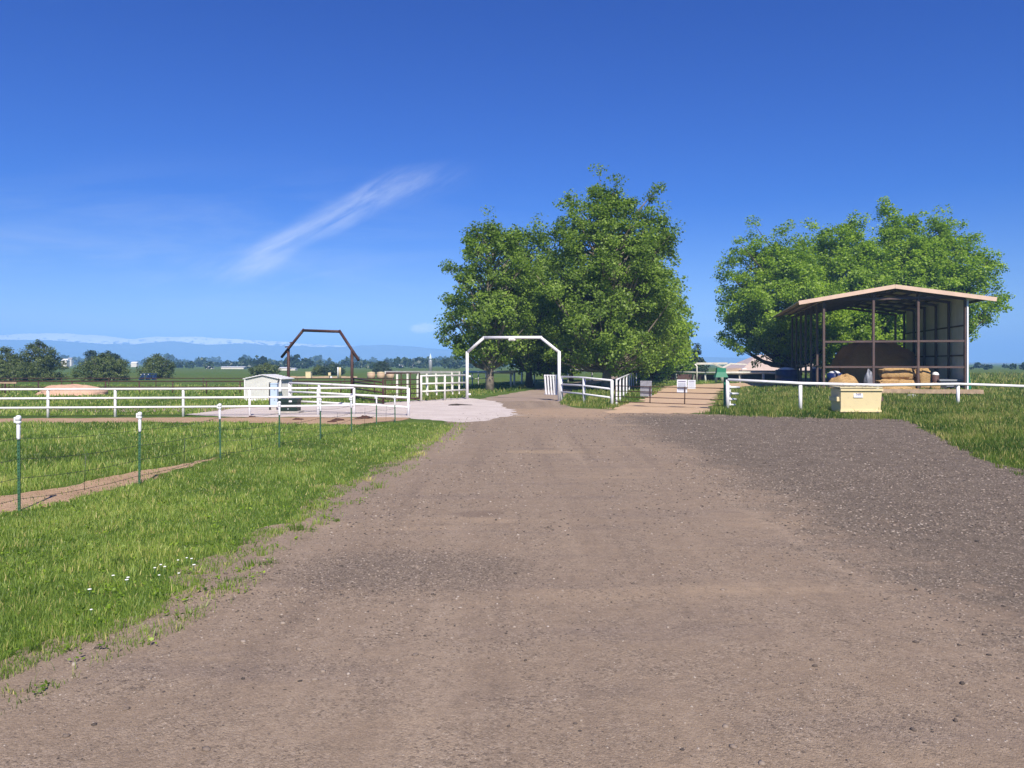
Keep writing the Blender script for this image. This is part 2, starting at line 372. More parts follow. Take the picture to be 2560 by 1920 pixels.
def gravel_mat():
    m, t, bs = new_mat('gravel'); co = obj_co(t); sp = t.add('ShaderNodeSeparateXYZ'); t.l.new(co, sp.inputs[0]); X, Y = sp.outputs[0], sp.outputs[1]
    nb = t.noise(co, 0.35, 5, 0.6); nm = t.noise(co, 1.4, 6, 0.65); nf = t.noise(co, 9, 5, 0.7)
    xx = t.math('ADD', X, t.math('MULTIPLY', t.math('SUBTRACT', nb, 0.5), 3.4))
    xx = t.math('ADD', xx, t.math('ADD', t.math('MULTIPLY', t.math('SUBTRACT', nf, 0.5), 2.6), t.math('MULTIPLY', t.math('SUBTRACT', nm, 0.5), 3.0)))
    millings = t.math('MULTIPLY', t.smooth(xx, 3.9, 6.0), t.smooth(Y, 40, 34))
    base = t.mix(t.smooth(nm, 0.3, 0.7), (0.262, 0.193, 0.136), (0.335, 0.253, 0.182))
    base = t.mix(t.smooth(t.noise(t.mapping(co, (0.25, 1.1, 1)), 1.0, 5, 0.6), 0.5, 0.72, 0, 0.75), base, (0.225, 0.172, 0.138))
    base = t.mix(t.smooth(t.noise(t.mapping(co, (0.16, 0.8, 1), (0, 0, 0), (7, 3, 0)), 1.0, 4), 0.57, 0.72, 0, 0.7), base, (0.41, 0.30, 0.20))
    track = t.noise(t.mapping(co, (1.3, 0.07, 1), (0, 0, -0.03)), 1.0, 4, 0.5)
    base = t.mix(t.smooth(track, 0.52, 0.68, 0, 0.55), base, (0.40, 0.305, 0.22)); base = t.mix(t.smooth(track, 0.46, 0.32, 0, 0.55), base, (0.19, 0.14, 0.105))
    dk = t.mix(t.smooth(nm, 0.3, 0.7), (0.084, 0.067, 0.052), (0.168, 0.137, 0.106))
    # sandy wash near the far end and one pale drift across the drive
    def blob(cx, cy, rx, ry):
        a = t.math('DIVIDE', t.math('SUBTRACT', X, cx), rx); b = t.math('DIVIDE', t.math('SUBTRACT', Y, cy), ry)
        r = t.math('ADD', t.math('ADD', t.math('MULTIPLY', a, a), t.math('MULTIPLY', b, b)), t.math('MULTIPLY', t.math('SUBTRACT', nm, 0.5), 1.4)); return t.smooth(r, 1.0, 0.1)
    base = t.mix(t.math('MULTIPLY', blob(0.9, 21.4, 1.4, 0.5), 0.6), base, (0.44, 0.32, 0.20))
    base = t.mix(t.math('MULTIPLY', blob(4.4, 38.5, 7.0, 5.5), 0.85), base, (0.46, 0.32, 0.205))
    base = t.mix(t.math('MULTIPLY', blob(-0.9, 36.5, 2.2, 0.9), 0.6), base, (0.50, 0.42, 0.35))
    base = t.mix(t.math('MULTIPLY', blob(-0.6, 12.6, 0.55, 0.35), 0.55), base, (0.14, 0.10, 0.08))
    base = t.mix(t.math('MULTIPLY', blob(-1.3, 9.2, 1.9, 1.1), 0.7), base, (0.175, 0.138, 0.108))
    c = t.mix(millings, base, dk)
    mot = t.noise(co, 3.6, 5, 0.7, 0.4)
    c = t.mix(t.smooth(mot, 0.50, 0.68, 0, 0.42), c, t.mix(0.6, c, (0.08, 0.062, 0.05), 'MIX'))
    c = t.mix(t.smooth(mot, 0.46, 0.32, 0, 0.30), c, (0.40, 0.315, 0.24))
    rg = t.math('ADD', t.smooth(nm, 0.36, 0.64, 0.18, 0.75), t.math('MULTIPLY', millings, 0.35), clamp=True)
    rg = t.math('ADD', rg, t.math('MULTIPLY', blob(-1.3, 9.2, 2.0, 1.4), 0.6), clamp=True)
    c, h = stony(t, co, c, (0.085, 0.064, 0.050), (0.42, 0.335, 0.26), 42.0, rg)
    c = t.mix(t.smooth(nf, 0.35, 0.7, 0, 0.35), c, t.mix(0.5, c, (0.10, 0.08, 0.07)))
    t.put(bs.inputs['Base Color'], c); bs.inputs['Roughness'].default_value = 0.95; bs.inputs['Specular IOR Level'].default_value = 0.15
    b = t.add('ShaderNodeBump'); b.inputs['Strength'].default_value = 0.7; b.inputs['Distance'].default_value = 0.02
    t.put(b.inputs['Height'], t.math('ADD', t.math('ADD', h, nf), t.math('MULTIPLY', nm, 2.0))); t.l.new(b.outputs[0], bs.inputs['Normal']); return m
M['gravel'] = gravel_mat()
def dirt_mat(name, c1, c2, c3, amt=0.5, s=20.0):
    m, t, bs = new_mat(name); co = obj_co(t); nm = t.noise(co, 0.7, 6, 0.65); nf = t.noise(co, 6, 5, 0.7)
    base = t.mix(t.smooth(nm, 0.3, 0.7), c1, c2); base = t.mix(t.smooth(nf, 0.55, 0.75, 0, amt), base, c3)
    c, h = stony(t, co, base, c3, tuple(min(0.8, x * 1.35) for x in c2), s)
    c = t.mix(0.55, base, c)
    t.put(bs.inputs['Base Color'], c); bs.inputs['Roughness'].default_value = 0.95; bs.inputs['Specular IOR Level'].default_value = 0.15
    b = t.add('ShaderNodeBump'); b.inputs['Strength'].default_value = 0.6; b.inputs['Distance'].default_value = 0.04
    t.put(b.inputs['Height'], t.math('ADD', nf, h)); t.l.new(b.outputs[0], bs.inputs['Normal']); return m
M['apron'] = dirt_mat('pale_crushed_stone', (0.50, 0.43, 0.39), (0.60, 0.53, 0.49), (0.36, 0.29, 0.25), 0.35)
M['dirt'] = dirt_mat('brown_dirt', (0.36, 0.235, 0.145), (0.44, 0.30, 0.19), (0.15, 0.10, 0.06), 0.6)
M['sand'] = dirt_mat('tan_sand', (0.46, 0.32, 0.205), (0.53, 0.38, 0.25), (0.34, 0.235, 0.15), 0.4)
M['lane'] = dirt_mat('lane_gravel', (0.28, 0.21, 0.165), (0.36, 0.28, 0.22), (0.17, 0.125, 0.10), 0.5)
M['mound'] = dirt_mat('pink_dirt', (0.46, 0.29, 0.20), (0.56, 0.38, 0.28), (0.30, 0.17, 0.10), 0.5, 8)

# ------------------------------------------------------------------ ground sheets
def inside(poly, P):
    x, y = P[:, 0], P[:, 1]; r = np.zeros(len(P), bool); n = len(poly)
    for i in range(n):
        x1, y1 = poly[i]; x2, y2 = poly[(i + 1) % n]
        if y1 == y2: continue
        c = ((y1 > y) != (y2 > y)) & (x < (x2 - x1) * (y - y1) / (y2 - y1) + x1); r ^= c
    return r
def vnoise(x, y, seed=0):
    """cheap smooth value noise, about -1..1"""
    r = np.random.default_rng(seed); out = np.zeros_like(x)
    for _ in range(7):
        a = r.uniform(0, 6.28); f = r.uniform(0.5, 1.6); out += np.sin((x * math.cos(a) + y * math.sin(a)) * f * 2 + r.uniform(0, 6.28))
    return out / 3.5
def rough_outline(pts, amp, step=0.35, seed=1):
    r = random.Random(seed); out = []
    for i, p in enumerate(pts):
        q = pts[(i + 1) % len(pts)]; p, q = Vector((p[0], p[1])), Vector((q[0], q[1])); L = (q - p).length
        d = max(1.0, min(p.y, q.y)) ; st = max(step, d * 0.012); n = max(1, min(400, int(L / st)))
        nx = Vector((-(q - p).y, (q - p).x)); nx = nx / max(nx.length, 1e-6)
        for k in range(n):
            s = p + (q - p) * (k / n); w = 0.5 * math.sin(s.x * 2.1 + s.y * 1.3 + seed) + 0.4 * math.sin(s.x * 5.3 - s.y * 3.1 + 2 * seed) + r.uniform(-.6, .6)
            s = s + nx * (w * amp); out.append((s.x, s.y))
    return out
def sheet(name, pts, z, mat, amp=0.12, step=0.35, seed=1):
    o = rough_outline([(p[0], p[1]) for p in pts], amp, step, seed)
    area = sum(o[i][0] * o[(i + 1) % len(o)][1] - o[(i + 1) % len(o)][0] * o[i][1] for i in range(len(o)))
    if area < 0: o = o[::-1]
    vs, _, fs, *_ = delaunay_2d_cdt([Vector(p) for p in o], [], [list(range(len(o)))], 1, 1e-5)
    me = bpy.data.meshes.new(name); me.from_pydata([(p.x, p.y, z) for p in vs], [], [list(f) for f in fs]); me.update()
    return tag(link(name, me, mat), kind='structure')
gp = lambda L: [tuple(G(*p)[:2]) for p in L]

# the pasture: one sheet to the horizon
gx = np.array([-14000, -3000, -600, -120, -40, -12, 0, 12, 40, 120, 600, 3000, 14000.]); gy = np.array([-1500, -60, -10, 0, 15, 40, 80, 160, 500, 2000, 6000, 14500.])
vv = np.array([(x, y, 0) for y in gy for x in gx]); nx_ = len(gx)
ff = np.array([(j * nx_ + i, j * nx_ + i + 1, (j + 1) * nx_ + i + 1, (j + 1) * nx_ + i) for j in range(len(gy) - 1) for i in range(nx_ - 1)])
tag(link('ground', np_mesh('ground', vv, ff), M['ground']), kind='structure')

DRIVE_LEFT = [(20, 1700), (150, 1644), (250, 1600), (352, 1562), (420, 1526), (504, 1477), (574, 1419), (640, 1378), (682, 1351), (765, 1302), (831, 1261), (909, 1203), (991, 1166), (1094, 1104), (1144, 1059)]
LOT_RIGHT = [(1560, 1031), (1700, 1034), (1850, 1038), (2000, 1043), (2080, 1046), (2200, 1046), (2272, 1051), (2355, 1096), (2437, 1137), (2499, 1162), (2560, 1178)]
dl = gp(DRIVE_LEFT); lr = gp(LOT_RIGHT)
drive_poly = [(-3.9, 4.0), (-4.2, 2.0), (-5, -14)] ; drive_poly = [(-5, -14), (-4.3, 2.0)] + dl + gp([(1150, 1040), (1170, 1003), (1395, 1004), (1440, 1020), (1530, 1024)]) + lr + [(14, 11), (16, 6), (18, -14)]
sheet('gravel_drive', [(-5.6, -14), (-4.9, 2.0)] + [(x - .28 - .010 * y, y) for x, y in dl] + drive_poly[2 + len(dl):], 0.004, M['gravel'], 0.20, 0.12, 3)
apron_poly = gp([(470, 1036), (600, 1021), (760, 1013), (960, 1007), (1165, 994), (1240, 1003), (1268, 1020), (1296, 1036), (1240, 1047), (1185, 1054), (1146, 1057), (1080, 1051), (1023, 1045), (900, 1043), (700, 1043), (560, 1042)])
sheet('crushed_stone_apron', apron_poly, 0.008, M['apron'], 0.25, 0.4, 5)
sheet('dirt_strip', gp([(-600, 1046), (0, 1047), (300, 1045), (560, 1044), (1020, 1044), (1030, 1048), (900, 1062), (760, 1062), (600, 1057), (300, 1057), (0, 1058), (-600, 1058)]), 0.0125, M['dirt'], 0.18, 0.4, 7)
post_dirt = gp([(-250, 1268), (0, 1241), (130, 1222), (300, 1187), (420, 1166), (545, 1143), (542, 1149), (440, 1177), (380, 1195), (340, 1211), (250, 1234), (100, 1266), (-250, 1330)])
sheet('bare_dirt_under_wire', post_dirt, 0.006, M['dirt'], 0.16, 0.15, 9)
sheet('sandy_track', gp([(1520, 1033), (1528, 1016), (1600, 1002), (1650, 976), (1662, 966), (1740, 961), (1830, 958), (2000, 955), (2000, 960), (1860, 966), (1805, 974), (1792, 992), (1778, 1012), (1768, 1034)]), 0.010, M['sand'], 0.45, 0.3, 11)
sheet('tree_lined_lane', gp([(1186, 1003), (1215, 994), (1270, 985), (1330, 975), (1400, 963), (1470, 950), (1540, 940), (1570, 940), (1520, 952), (1468, 965), (1420, 980), (1397, 1004)]), 0.0075, M['lane'], 0.2, 0.4, 13)
sheet('paddock_track', gp([(-600, 1024), (200, 1022), (620, 1012), (700, 1012), (560, 1028), (200, 1031), (-600, 1034)]), 0.004, M['lane'], 0.2, 0.4, 15)

# ------------------------------------------------------------------ mountains and far land
def ridge(name, ys, Y, depth, seed, mat, rough):
    xs = np.linspace(-9500, 9500, 420) * (Y / 9000); pxs = xs / Y * F + CX
    py = np.interp(pxs, [p[0] for p in ys], [p[1] for p in ys]); H = (HY - py) / F * Y
    r = np.random.default_rng(seed); nz = np.zeros_like(xs)
    for k in range(1, 7): nz += np.interp(xs, np.linspace(xs[0], xs[-1], 14 * 2 ** k), r.uniform(-1, 1, 14 * 2 ** k)) / 1.7 ** k
    H = np.maximum(H * (1 + rough * nz), 3)
    rows = [(-1.0, 0.0), (-0.7, 0.18), (-0.45, 0.42), (-0.25, 0.66), (-0.1, 0.86), (0, 1.0), (0.3, 0.7), (1.0, 0.0)]
    V = []
    for d, h in rows:
        spur = np.interp(xs, np.linspace(xs[0], xs[-1], 150), r.uniform(0.75, 1.2, 150)) if 0 < h < 1 else 1
        V.append(np.stack([xs, np.full_like(xs, Y + d * depth), H * h * spur - (1 if h == 0 else 0) * 0.5], 1))
    n = len(xs); V = np.concatenate(V)
    Fc = np.array([(j * n + i, j * n + i + 1, (j + 1) * n + i + 1, (j + 1) * n + i) for j in range(len(rows) - 1) for i in range(n - 1)])
    return tag(link(name, np_mesh(name, V, Fc, True), mat), kind='structure')
def mountain_mat(name, snow):
    m, t, bs = new_mat(name); co = obj_co(t); sp = t.add('ShaderNodeSeparateXYZ'); t.l.new(co, sp.inputs[0])
    n = t.noise(t.mapping(co, (0.009, 0.009, 0.028)), 1.0, 6, 0.65)
    c = t.mix(t.smooth(n, 0.35, 0.65), (0.035, 0.055, 0.06), (0.07, 0.08, 0.08))
    if snow:
        c = t.mix(t.smooth(t.math('ADD', sp.outputs[2], t.math('MULTIPLY', t.math('SUBTRACT', t.noise(t.mapping(co, (0.02, 0.02, 0.05)), 1.0, 6, 0.7), 0.5), 420)), 95, 135), c, (0.85, 0.85, 0.88))
    t.put(bs.inputs['Base Color'], c); bs.inputs['Roughness'].default_value = 0.95; bs.inputs['Specular IOR Level'].default_value = 0.05; return m
ridge('hills', [(-700, 846), (0, 850), (120, 848), (260, 858), (330, 860), (420, 852), (520, 862), (610, 858), (720, 864), (860, 866), (960, 862), (1100, 872), (1300, 878), (1600, 886), (1800, 892), (2200, 903), (2600, 906), (3600, 906)], 4500, 450, 21, mountain_mat('forested_slope', False), 0.05)
ridge('snowy_mountains', [(-700, 834), (0, 836), (100, 832), (210, 838), (280, 840), (330, 846), (420, 840), (480, 838), (560, 846), (640, 850), (740, 854), (900, 862), (1000, 864), (1200, 880), (1700, 900), (2600, 907), (3600, 907)], 4950, 420, 33, mountain_mat('snow_and_rock', True), 0.09)
def low_mat():
    m, t, bs = new_mat('far_fields'); co = obj_co(t)
    n = t.noise(t.mapping(co, (0.006, 0.003, 0.05)), 1.0, 4, 0.6); n2 = t.noise(t.mapping(co, (0.02, 0.006, 0.1)), 1.0, 5)
    c = t.mix(t.smooth(n, 0.42, 0.58), (0.06, 0.09, 0.04), (0.30, 0.25, 0.16)); c = t.mix(t.smooth(n2, 0.5, 0.62), c, (0.035, 0.055, 0.03))
    t.put(bs.inputs['Base Color'], c); bs.inputs['Roughness'].default_value = 0.95; bs.inputs['Specular IOR Level'].default_value = 0.05; return m
ridge('terrain', [(-900, 900), (200, 901), (300, 902), (430, 899), (480, 900), (620, 903), (900, 905), (1300, 904), (1800, 905), (2600, 906.5), (3600, 906.5)], 2600, 700, 44, low_mat(), 0.10)

# ------------------------------------------------------------------ fences, gates, arches
def fence(name, label, posts, zs, pr, rr, mat, cat='fence', group=None, post_top=None, rails=True, railpts=None, n=8):
    """posts: ground points; zs: rail heights (one list, or one list per post)"""
    t = thing(name, label, cat, posts[0], group)
    per = zs if isinstance(zs[0], (list, tuple)) else [zs] * len(posts)
    for p, z in zip(posts, per):
        top = (post_top if post_top else z[0]) ; p = Vector(p)
        MB().tube([p + Vector((0, 0, -0.2)), p + Vector((0, 0, top))], pr, n).build('post', mat, t)
    if rails:
        for k in range(len(per[0])):
            pts = [Vector(p) + Vector((0, -0.6 * pr, z[k])) for p, z in zip(posts, per)]
            if railpts: pts = [Vector(railpts[0]) + Vector((0, -0.6 * pr, per[0][k]))] + pts
            MB().tube(pts, rr, n).build('rail', mat, t)
    return t

# three-rail white pipe fence across the left of the picture
p1 = [AX(x, Y) for x, Y in ((-400, 34.3), (-223, 34.5), (-50, 34.7), (120, 35.0), (288, 35.3), (458, 35.6), (624, 36.1), (795, 36.6), (885, 37.0))]
fence('pipe_fence', 'long white three-rail pipe fence in front of the metal shed and green transformer', p1, [1.30, 0.88, 0.45], 0.062, 0.05, M['white'])
p2 = [AX(724, 39.0), AX(798, 38.2), AX(1021, 36.0)]
fence('pipe_fence', 'short white pipe fence running from the rusty arch out to the stone apron', p2, [[1.49, 1.04, 0.56], [1.46, 1.01, 0.54], [1.325, 0.87, 0.42]], 0.068, 0.05, M['white'])
# corral fence with one broad top rail
p3 = [AX(x, Y) for x, Y in ((993, 51.6), (1019, 53.8), (1044, 56), (1067, 59), (1090, 61.5), (1130, 63), (1148, 65))]
t = thing('corral_fence', 'cream-white corral fence with one broad top rail beside the white arch', 'fence', p3[0])
for p in p3: MB().bar(p, p + Vector((0, 0, 1.75)), 0.13, 0.13).build('post', M['white2'], t)
MB().bar(AX(963, 50.5, 1.88), AX(1150, 65.3, 1.74), 0.08, 0.2).build('rail', M['white2'], t)
# swung-open leaf and fixed panel at the left of the white arch
t = thing('swing_gate', 'white three-rail gate panel joined to the left post of the white arch', 'gate', AX(1053, 49))
a, b = AX(1053, 49.4), AX(1164, 52.6)
for px, Y in ((1053, 49.4), (1112, 51.0)): MB().tube([AX(px, Y, -0.1), AX(px, Y, 1.74)], 0.07).build('post', M['white2'], t)
for z in (1.68, 1.16, 0.66): MB().tube([a + Vector((0, 0, z)), b + Vector((0, 0, z))], 0.055).build('rail', M['white2'], t)
for x in (1068, 1090, 1130, 1147):
    f_ = (x - 1053) / 111; q = a.lerp(b, f_); MB().bar(q + Vector((0, .08, 0.38)), q + Vector((0, .08, 1.68)), 0.08, 0.05).build('picket', M['white2'], t)

# white arch over the drive
L, R = AX(1168, 52.8), AX(1398, 50.0)
t = thing('entry_arch', 'tall white pipe arch spanning the gravel drive', 'archway', (L + R) / 2)
at_ = lambda f_, z: L.lerp(R, f_) + Vector((0, 0, z))
MB().tube([at_(0, -0.2), at_(0, 3.31)], 0.105, 12).build('post', M['white'], t)
MB().tube([at_(1, -0.2), at_(1, 3.29)], 0.105, 12).build('post', M['white'], t)
MB().tube([at_(0, 3.24), at_(0.195, 4.28)], 0.1, 12).build('brace', M['white'], t)
MB().tube([at_(1, 3.22), at_(0.805, 4.22)], 0.1, 12).build('brace', M['white'], t)
MB().tube([at_(0.18, 4.26), at_(0.82, 4.21)], 0.1, 12).build('beam', M['white'], t)
sk = MB(); c_ = at_(0.5, 4.12)                       # small round emblem with two lobes
sk.lump(c_ + Vector((0, -0.1, 0)), (0.34, 0.2, 0.24), 0.05, seed=4).lump(c_ + Vector((-0.16, -0.1, -0.03)), (0.2, 0.14, 0.2), 0.05, seed=5).lump(c_ + Vector((0.16, -0.1, -0.03)), (0.2, 0.14, 0.2), 0.05, seed=6)
sk.build('emblem', M['white2'], t)
for z in (0.35, 1.6): MB().box(at_(0, z) + Vector((0.16, 0, 0)), (0.18, 0.1, 0.12)).build('hinge', M['white'], t)
# right leaf, swung inwards, with slanting bars
t = thing('gate_leaf', 'white gate leaf with slanting bars swung open at the right of the arch', 'gate', AX(1392, 50.6))
a, b = AX(1391, 50.6), AX(1362, 51.5)
for z in (1.68, 0.42): MB().bar(a + Vector((0, 0, z)), b + Vector((0, 0, z)), 0.06, 0.09).build('rail', M['white'], t)
for k in range(5):
    q0 = b.lerp(a, k / 4.0 * 0.96); q1 = b.lerp(a, min(1, k / 4.0 * 0.96 + 0.12)); MB().bar(q1 + Vector((0, -.05, 0.4)), q0 + Vector((0, -.05, 1.72)), 0.13, 0.05).build('bar', M['white'], t)
# fence right of the arch, then the long run beside the lane
p4 = [AX(1404, 50.0), AX(1460, 47.2), AX(1530, 44.0)]
fence('pipe_fence', 'white three-rail pipe fence between the white arch and the pipe gate', p4, [[1.62, 1.12, 0.62], [1.60, 1.10, 0.58], [1.50, 1.0, 0.5]], 0.09, 0.06, M['white'])
p5 = []
for k in range(17):
    s = k / 16.0; Y = 45.0 + 112 * s ** 1.15; p5.append(Vector((6.0 + (Y - 44) * 0.187 + max(0, Y - 80) * 0.02, Y, 0)))
t = thing('lane_fence', 'long line of white posts with a top rail running back along the lane', 'fence', p5[0])
for p in p5:
    MB().bar(p + Vector((0, 0, -.1)), p + Vector((0, 0, 1.55)), 0.10, 0.10).build('post', M['white'], t)
for z in (1.52,): MB().tube([p + Vector((0, 0, z)) for p in p5], 0.05, 6).build('rail', M['white'], t)
# paddock rails seen below the crowns of the avenue
p6 = [AX(x, Y) for x, Y in ((1160, 76), (1232, 74), (1277, 75), (1286, 80), (1305, 88), (1336, 92), (1420, 98), (1480, 104))]
fence('paddock_fence', 'weathered white rail fence under the avenue trees seen through the arch', p6, [1.62], 0.1, 0.12, M['white2'])
p7 = [AX(x, 96) for x in (1180, 1195, 1210)]
fence('paddock_fence', 'low dull green-and-white post fence left of the nearest avenue trunk', [AX(1152, 82), AX(1181, 82), AX(1196, 84), AX(1215, 86)], [1.5, 0.8], 0.06, 0.035, M['white2'])

# rusty arch, rails and gate on the left
L, R = AX(721, 56.0), AX(880, 53.0)
t = thing('rusty_arch', 'dark rusty pipe arch with overhanging slanted ends behind the white fence', 'archway', (L + R) / 2)
MB().tube([at_(0, -0.2), at_(0, 3.6)], 0.105, 12).build('post', M['rust'], t)
MB().tube([at_(1, -0.2), at_(1, 3.42)], 0.105, 12).build('post', M['rust'], t)
A1, A2, A3, A4 = A(704, 893, 56.3), A(758, 826, 55.3), A(850, 829, 53.6), A(897, 901, 52.7)
MB().tube([A1, A2 + Vector((0.05, 0, 0.07))], 0.1, 12).build('brace', M['rust'], t)
MB().tube([A4, A3 + Vector((-0.05, 0, 0.07))], 0.1, 12).build('brace', M['rust'], t)
MB().tube([A2, A3], 0.1, 12).build('beam', M['rust'], t)
br = MB(); q = A1.lerp(A2, 0.42)
br.box(q + Vector((0, -0.14, 0.02)), (0.5, 0.08, 0.12), (0.6, 0, 0.8)).box(q + Vector((0.15, -0.14, 0.26)), (0.36, 0.06, 0.08), (1, 0, 0.15)).box(q + Vector((-0.22, -0.14, -0.06)), (0.3, 0.06, 0.08), (1, 0, 0.1)); br.build('bracket', M['rust'], t)
p8 = [R + Vector((0.1, 0, 0)), AX(958, 46.6)]
fence('rail_fence', 'rusty five-rail pipe fence between the rusty arch and the rusty gate', p8, [[1.45, 1.2, 0.75, 0.4, 0.2], [1.32, 1.1, 0.7, 0.38, 0.16]], 0.075, 0.05, M['rust'], post_top=1.5)
t = thing('pipe_gate', 'rusty round-cornered pipe gate standing open beside cream corral posts', 'gate', AX(964, 47.5))
a, b = AX(963, 47.4), AX(1049, 50.0)
MB().tube([a + Vector((0, 0, 0.25)), a + Vector((0.02, 0, 1.72)), a.lerp(b, 0.035) + Vector((0, 0, 1.88)), b + Vector((0, 0, 1.86)), b + Vector((0, 0, 0.2)), a + Vector((0, 0, 0.25))], 0.032).build('frame', M['rust'], t)
for z in (0.55, 0.85, 1.15, 1.45): MB().tube([a + Vector((0, 0, z)), b + Vector((0, 0, z - 0.02))], 0.036, 6).build('bar', M['rust'], t)
for f_ in (0.45, 0.72): MB().tube([a.lerp(b, f_) + Vector((0, 0, 0.25)), a.lerp(b, f_) + Vector((0, 0, 1.86))], 0.036, 6).build('upright', M['rust'], t)
MB().tube([a.lerp(b, 0.65) + Vector((0, -.05, 0.3)), b + Vector((0, -.3, 0.05))], 0.03, 6).build('brace', M['rust'], t)
# long rusty paddock fence out in the field
p9 = [AX(x, 62) for x in range(-240, 985, 84)]
t = fence('rail_fence', 'long rusty one-rail pipe fence crossing the green field behind the dirt mound', p9, [1.02, 0.55], 0.05, 0.045, M['rust'])
p10 = [AX(x, 78) for x in range(-200, 1000, 118)]
fence('rail_fence', 'thin rusty rail fence farther out in the field in front of the bushes', p10, [0.95], 0.04, 0.04, M['rust'])

# T-post wire fence along the verge
t = thing('wire_fence', 'wire fence on green steel posts with white caps along the mown verge', 'fence', G(48, 1278))
tp = [(-300, 1340, 1.62), (48, 1278, 1.63), (348, 1212, 1.51), (551, 1152, 1.48), (698, 1122, 1.40), (801, 1100, 1.36), (879, 1078, 1.28), (941, 1062, 1.20), (988, 1056, 1.15)]
tops = []
for px, py, h in tp:
    p = G(px, py); lean = Vector((random.uniform(-.02, .03), 0, 0)); top = p + Vector((0, 0, h - 0.16)) + lean
    b = MB(); b.bar(p + Vector((0, 0, -.2)), top, 0.045, 0.012, (0, 1, 0)).bar(p + Vector((0, .018, -.2)), top + Vector((0, .018, 0)), 0.012, 0.04, (0, 1, 0))
    for k in range(int(h / 0.06)): b.box(p + lean * (k * 0.06 / h) + Vector((0, -0.012, k * 0.06)), (0.016, 0.012, 0.018))
    po = b.build('post', M['tpost'], t)
    c = MB(); c.lathe(top + Vector((0, 0, -0.26)), [(0.027, 0), (0.030, 0.02), (0.030, 0.25), (0.022, 0.27)], 10)
    c.lathe(top + Vector((0, 0, 0.0)), [(0.026, 0.0), (0.042, 0.012), (0.044, 0.05), (0.040, 0.052), (0.040, 0.06), (0.044, 0.062), (0.044, 0.12), (0.034, 0.142), (0.010, 0.15)], 14)
    c.box(top + Vector((-0.057, 0, 0.07)), (0.032, 0.045, 0.10), bev=0.008)
    c.build('cap', M['cap'], po)
    tops.append((p, top, h))
for fr in (0.84, 0.60, 0.38, 0.14):
    w_ = MB(); pts = []
    for i in range(len(tops) - 1):
        (p0, t0, h0), (p1_, t1, h1) = tops[i], tops[i + 1]
        for k in range(6):
            s = k / 6; q = (p0.lerp(t0, fr)).lerp(p1_.lerp(t1, fr), s); q = q + Vector((0, -0.02, -0.05 * 4 * s * (1 - s))); pts.append(q)
    pts.append(tops[-1][0].lerp(tops[-1][1], fr)); w_.tube(pts, 0.0042, 5)
    if fr < 0.8:
        for i in range(0, len(pts) - 1):
            for s in (0.2, 0.6): q = pts[i].lerp(pts[i + 1], s); w_.box(q, (0.006, 0.006, 0.04), (1, 0.3, 0.4))
    w_.build('wire', M['wire'], t)
for i in range(len(tops) - 1):                                        # twisted stays midway between posts
    q0 = tops[i][0].lerp(tops[i + 1][0], 0.5); MB().tube([q0 + Vector((0, -.02, 0.12)), q0 + Vector((0.02, -.02, 0.78))], 0.005, 5).build('stay', M['wire'], t)

# rail fence on the right with its stub panel
p11 = [AX(1819, 40.6), AX(2001, 39.2), AX(2192, 40.2), AX(2395, 44.5), AX(2640, 43.0)]
fence('rail_fence', 'white single-rail pipe fence behind the tan dumpster on the right', p11, [[1.62], [1.46], [1.34], [1.28], [1.14]], 0.095, 0.075, M['white'])
t = thing('stub_fence', 'short stack of four white rails jutting back from the right gate post', 'fence', AX(1826, 41.2))
for k, (y, x1) in enumerate(((968, 1848), (984, 1845), (998, 1840), (1012, 1838))):
    p = A(1822, y, 41.0); q = A(x1, y + 0.5, 41.6); MB().tube([p, q], 0.06).build('rail', M['white'], t)
MB().bar(AX(1825, 41.15, -0.1), AX(1825, 41.15, 1.3), 0.06, 0.06).build('post', M['white'], t)

# farm gate of thin pipes with signs wired to it
a, b = AX(1538, 44.3), AX(1814, 41.3)
t = thing('pipe_gate', 'closed thin-barred pipe gate across the sandy track', 'gate', a)
for z in (1.18, 0.88, 0.56, 0.26): MB().tube([a + Vector((0, 0, z)), b + Vector((0, 0, z - 0.05))], 0.024, 6).build('bar', M['rust'], t)
for f_ in (0.0, 0.33, 0.645, 1.0):
    q = a.lerp(b, f_); MB().tube([q + Vector((0, 0, 0.24)), q + Vector((0.02, 0, 1.2))], 0.03, 6).build('upright', M['rust'], t)
def gate_sign(name, label, f0, x0, y0, x1, y1, mat, lines):
    q = a.lerp(b, f0); Y = q.y - 0.06; P0, P1 = A(x0, y1, Y), A(x1, y0, Y)
    t = thing(name, label, 'sign', Vector(((P0.x + P1.x) / 2, Y, P0.z)))
    c = (P0 + P1) / 2; w, h = P1.x - P0.x, P1.z - P0.z; d = (b - a).normalized()
    MB().box(c, (w, 0.02, h), (d.x, d.y, 0), bev=0.006).build('board', mat, t)
    nrm = Vector((d.y, -d.x, 0)); nrm = nrm if nrm.y < 0 else -nrm
    if lines:
        hd = MB(); hd.box(c + nrm * 0.0125 + Vector((0, 0, h * 0.36)), (w * 0.72, 0.003, h * 0.06), (d.x, d.y, 0)); hd.build('heading', M['ink_dark'], t)
        tx = MB(); r = random.Random(int(x0))
        for k in range(lines):
            z = h * (0.24 - 0.6 * k / lines); xo = -w * 0.36
            while xo < w * 0.34:
                lw = w * r.uniform(0.05, 0.14); lw = min(lw, w * 0.37 - xo); tx.box(c + nrm * 0.0125 + Vector((d.x, d.y, 0)) * (xo + lw / 2) + Vector((0, 0, z)), (lw, 0.003, h * 0.03), (d.x, d.y, 0)); xo += lw + w * 0.03
        tx.build('lettering', M['ink'], t)
    return t
gate_sign('gate_sign', 'blank weathered grey sign board on the pipe gate', 0.25, 1600, 952, 1630, 991, M['sign_grey'], 0)
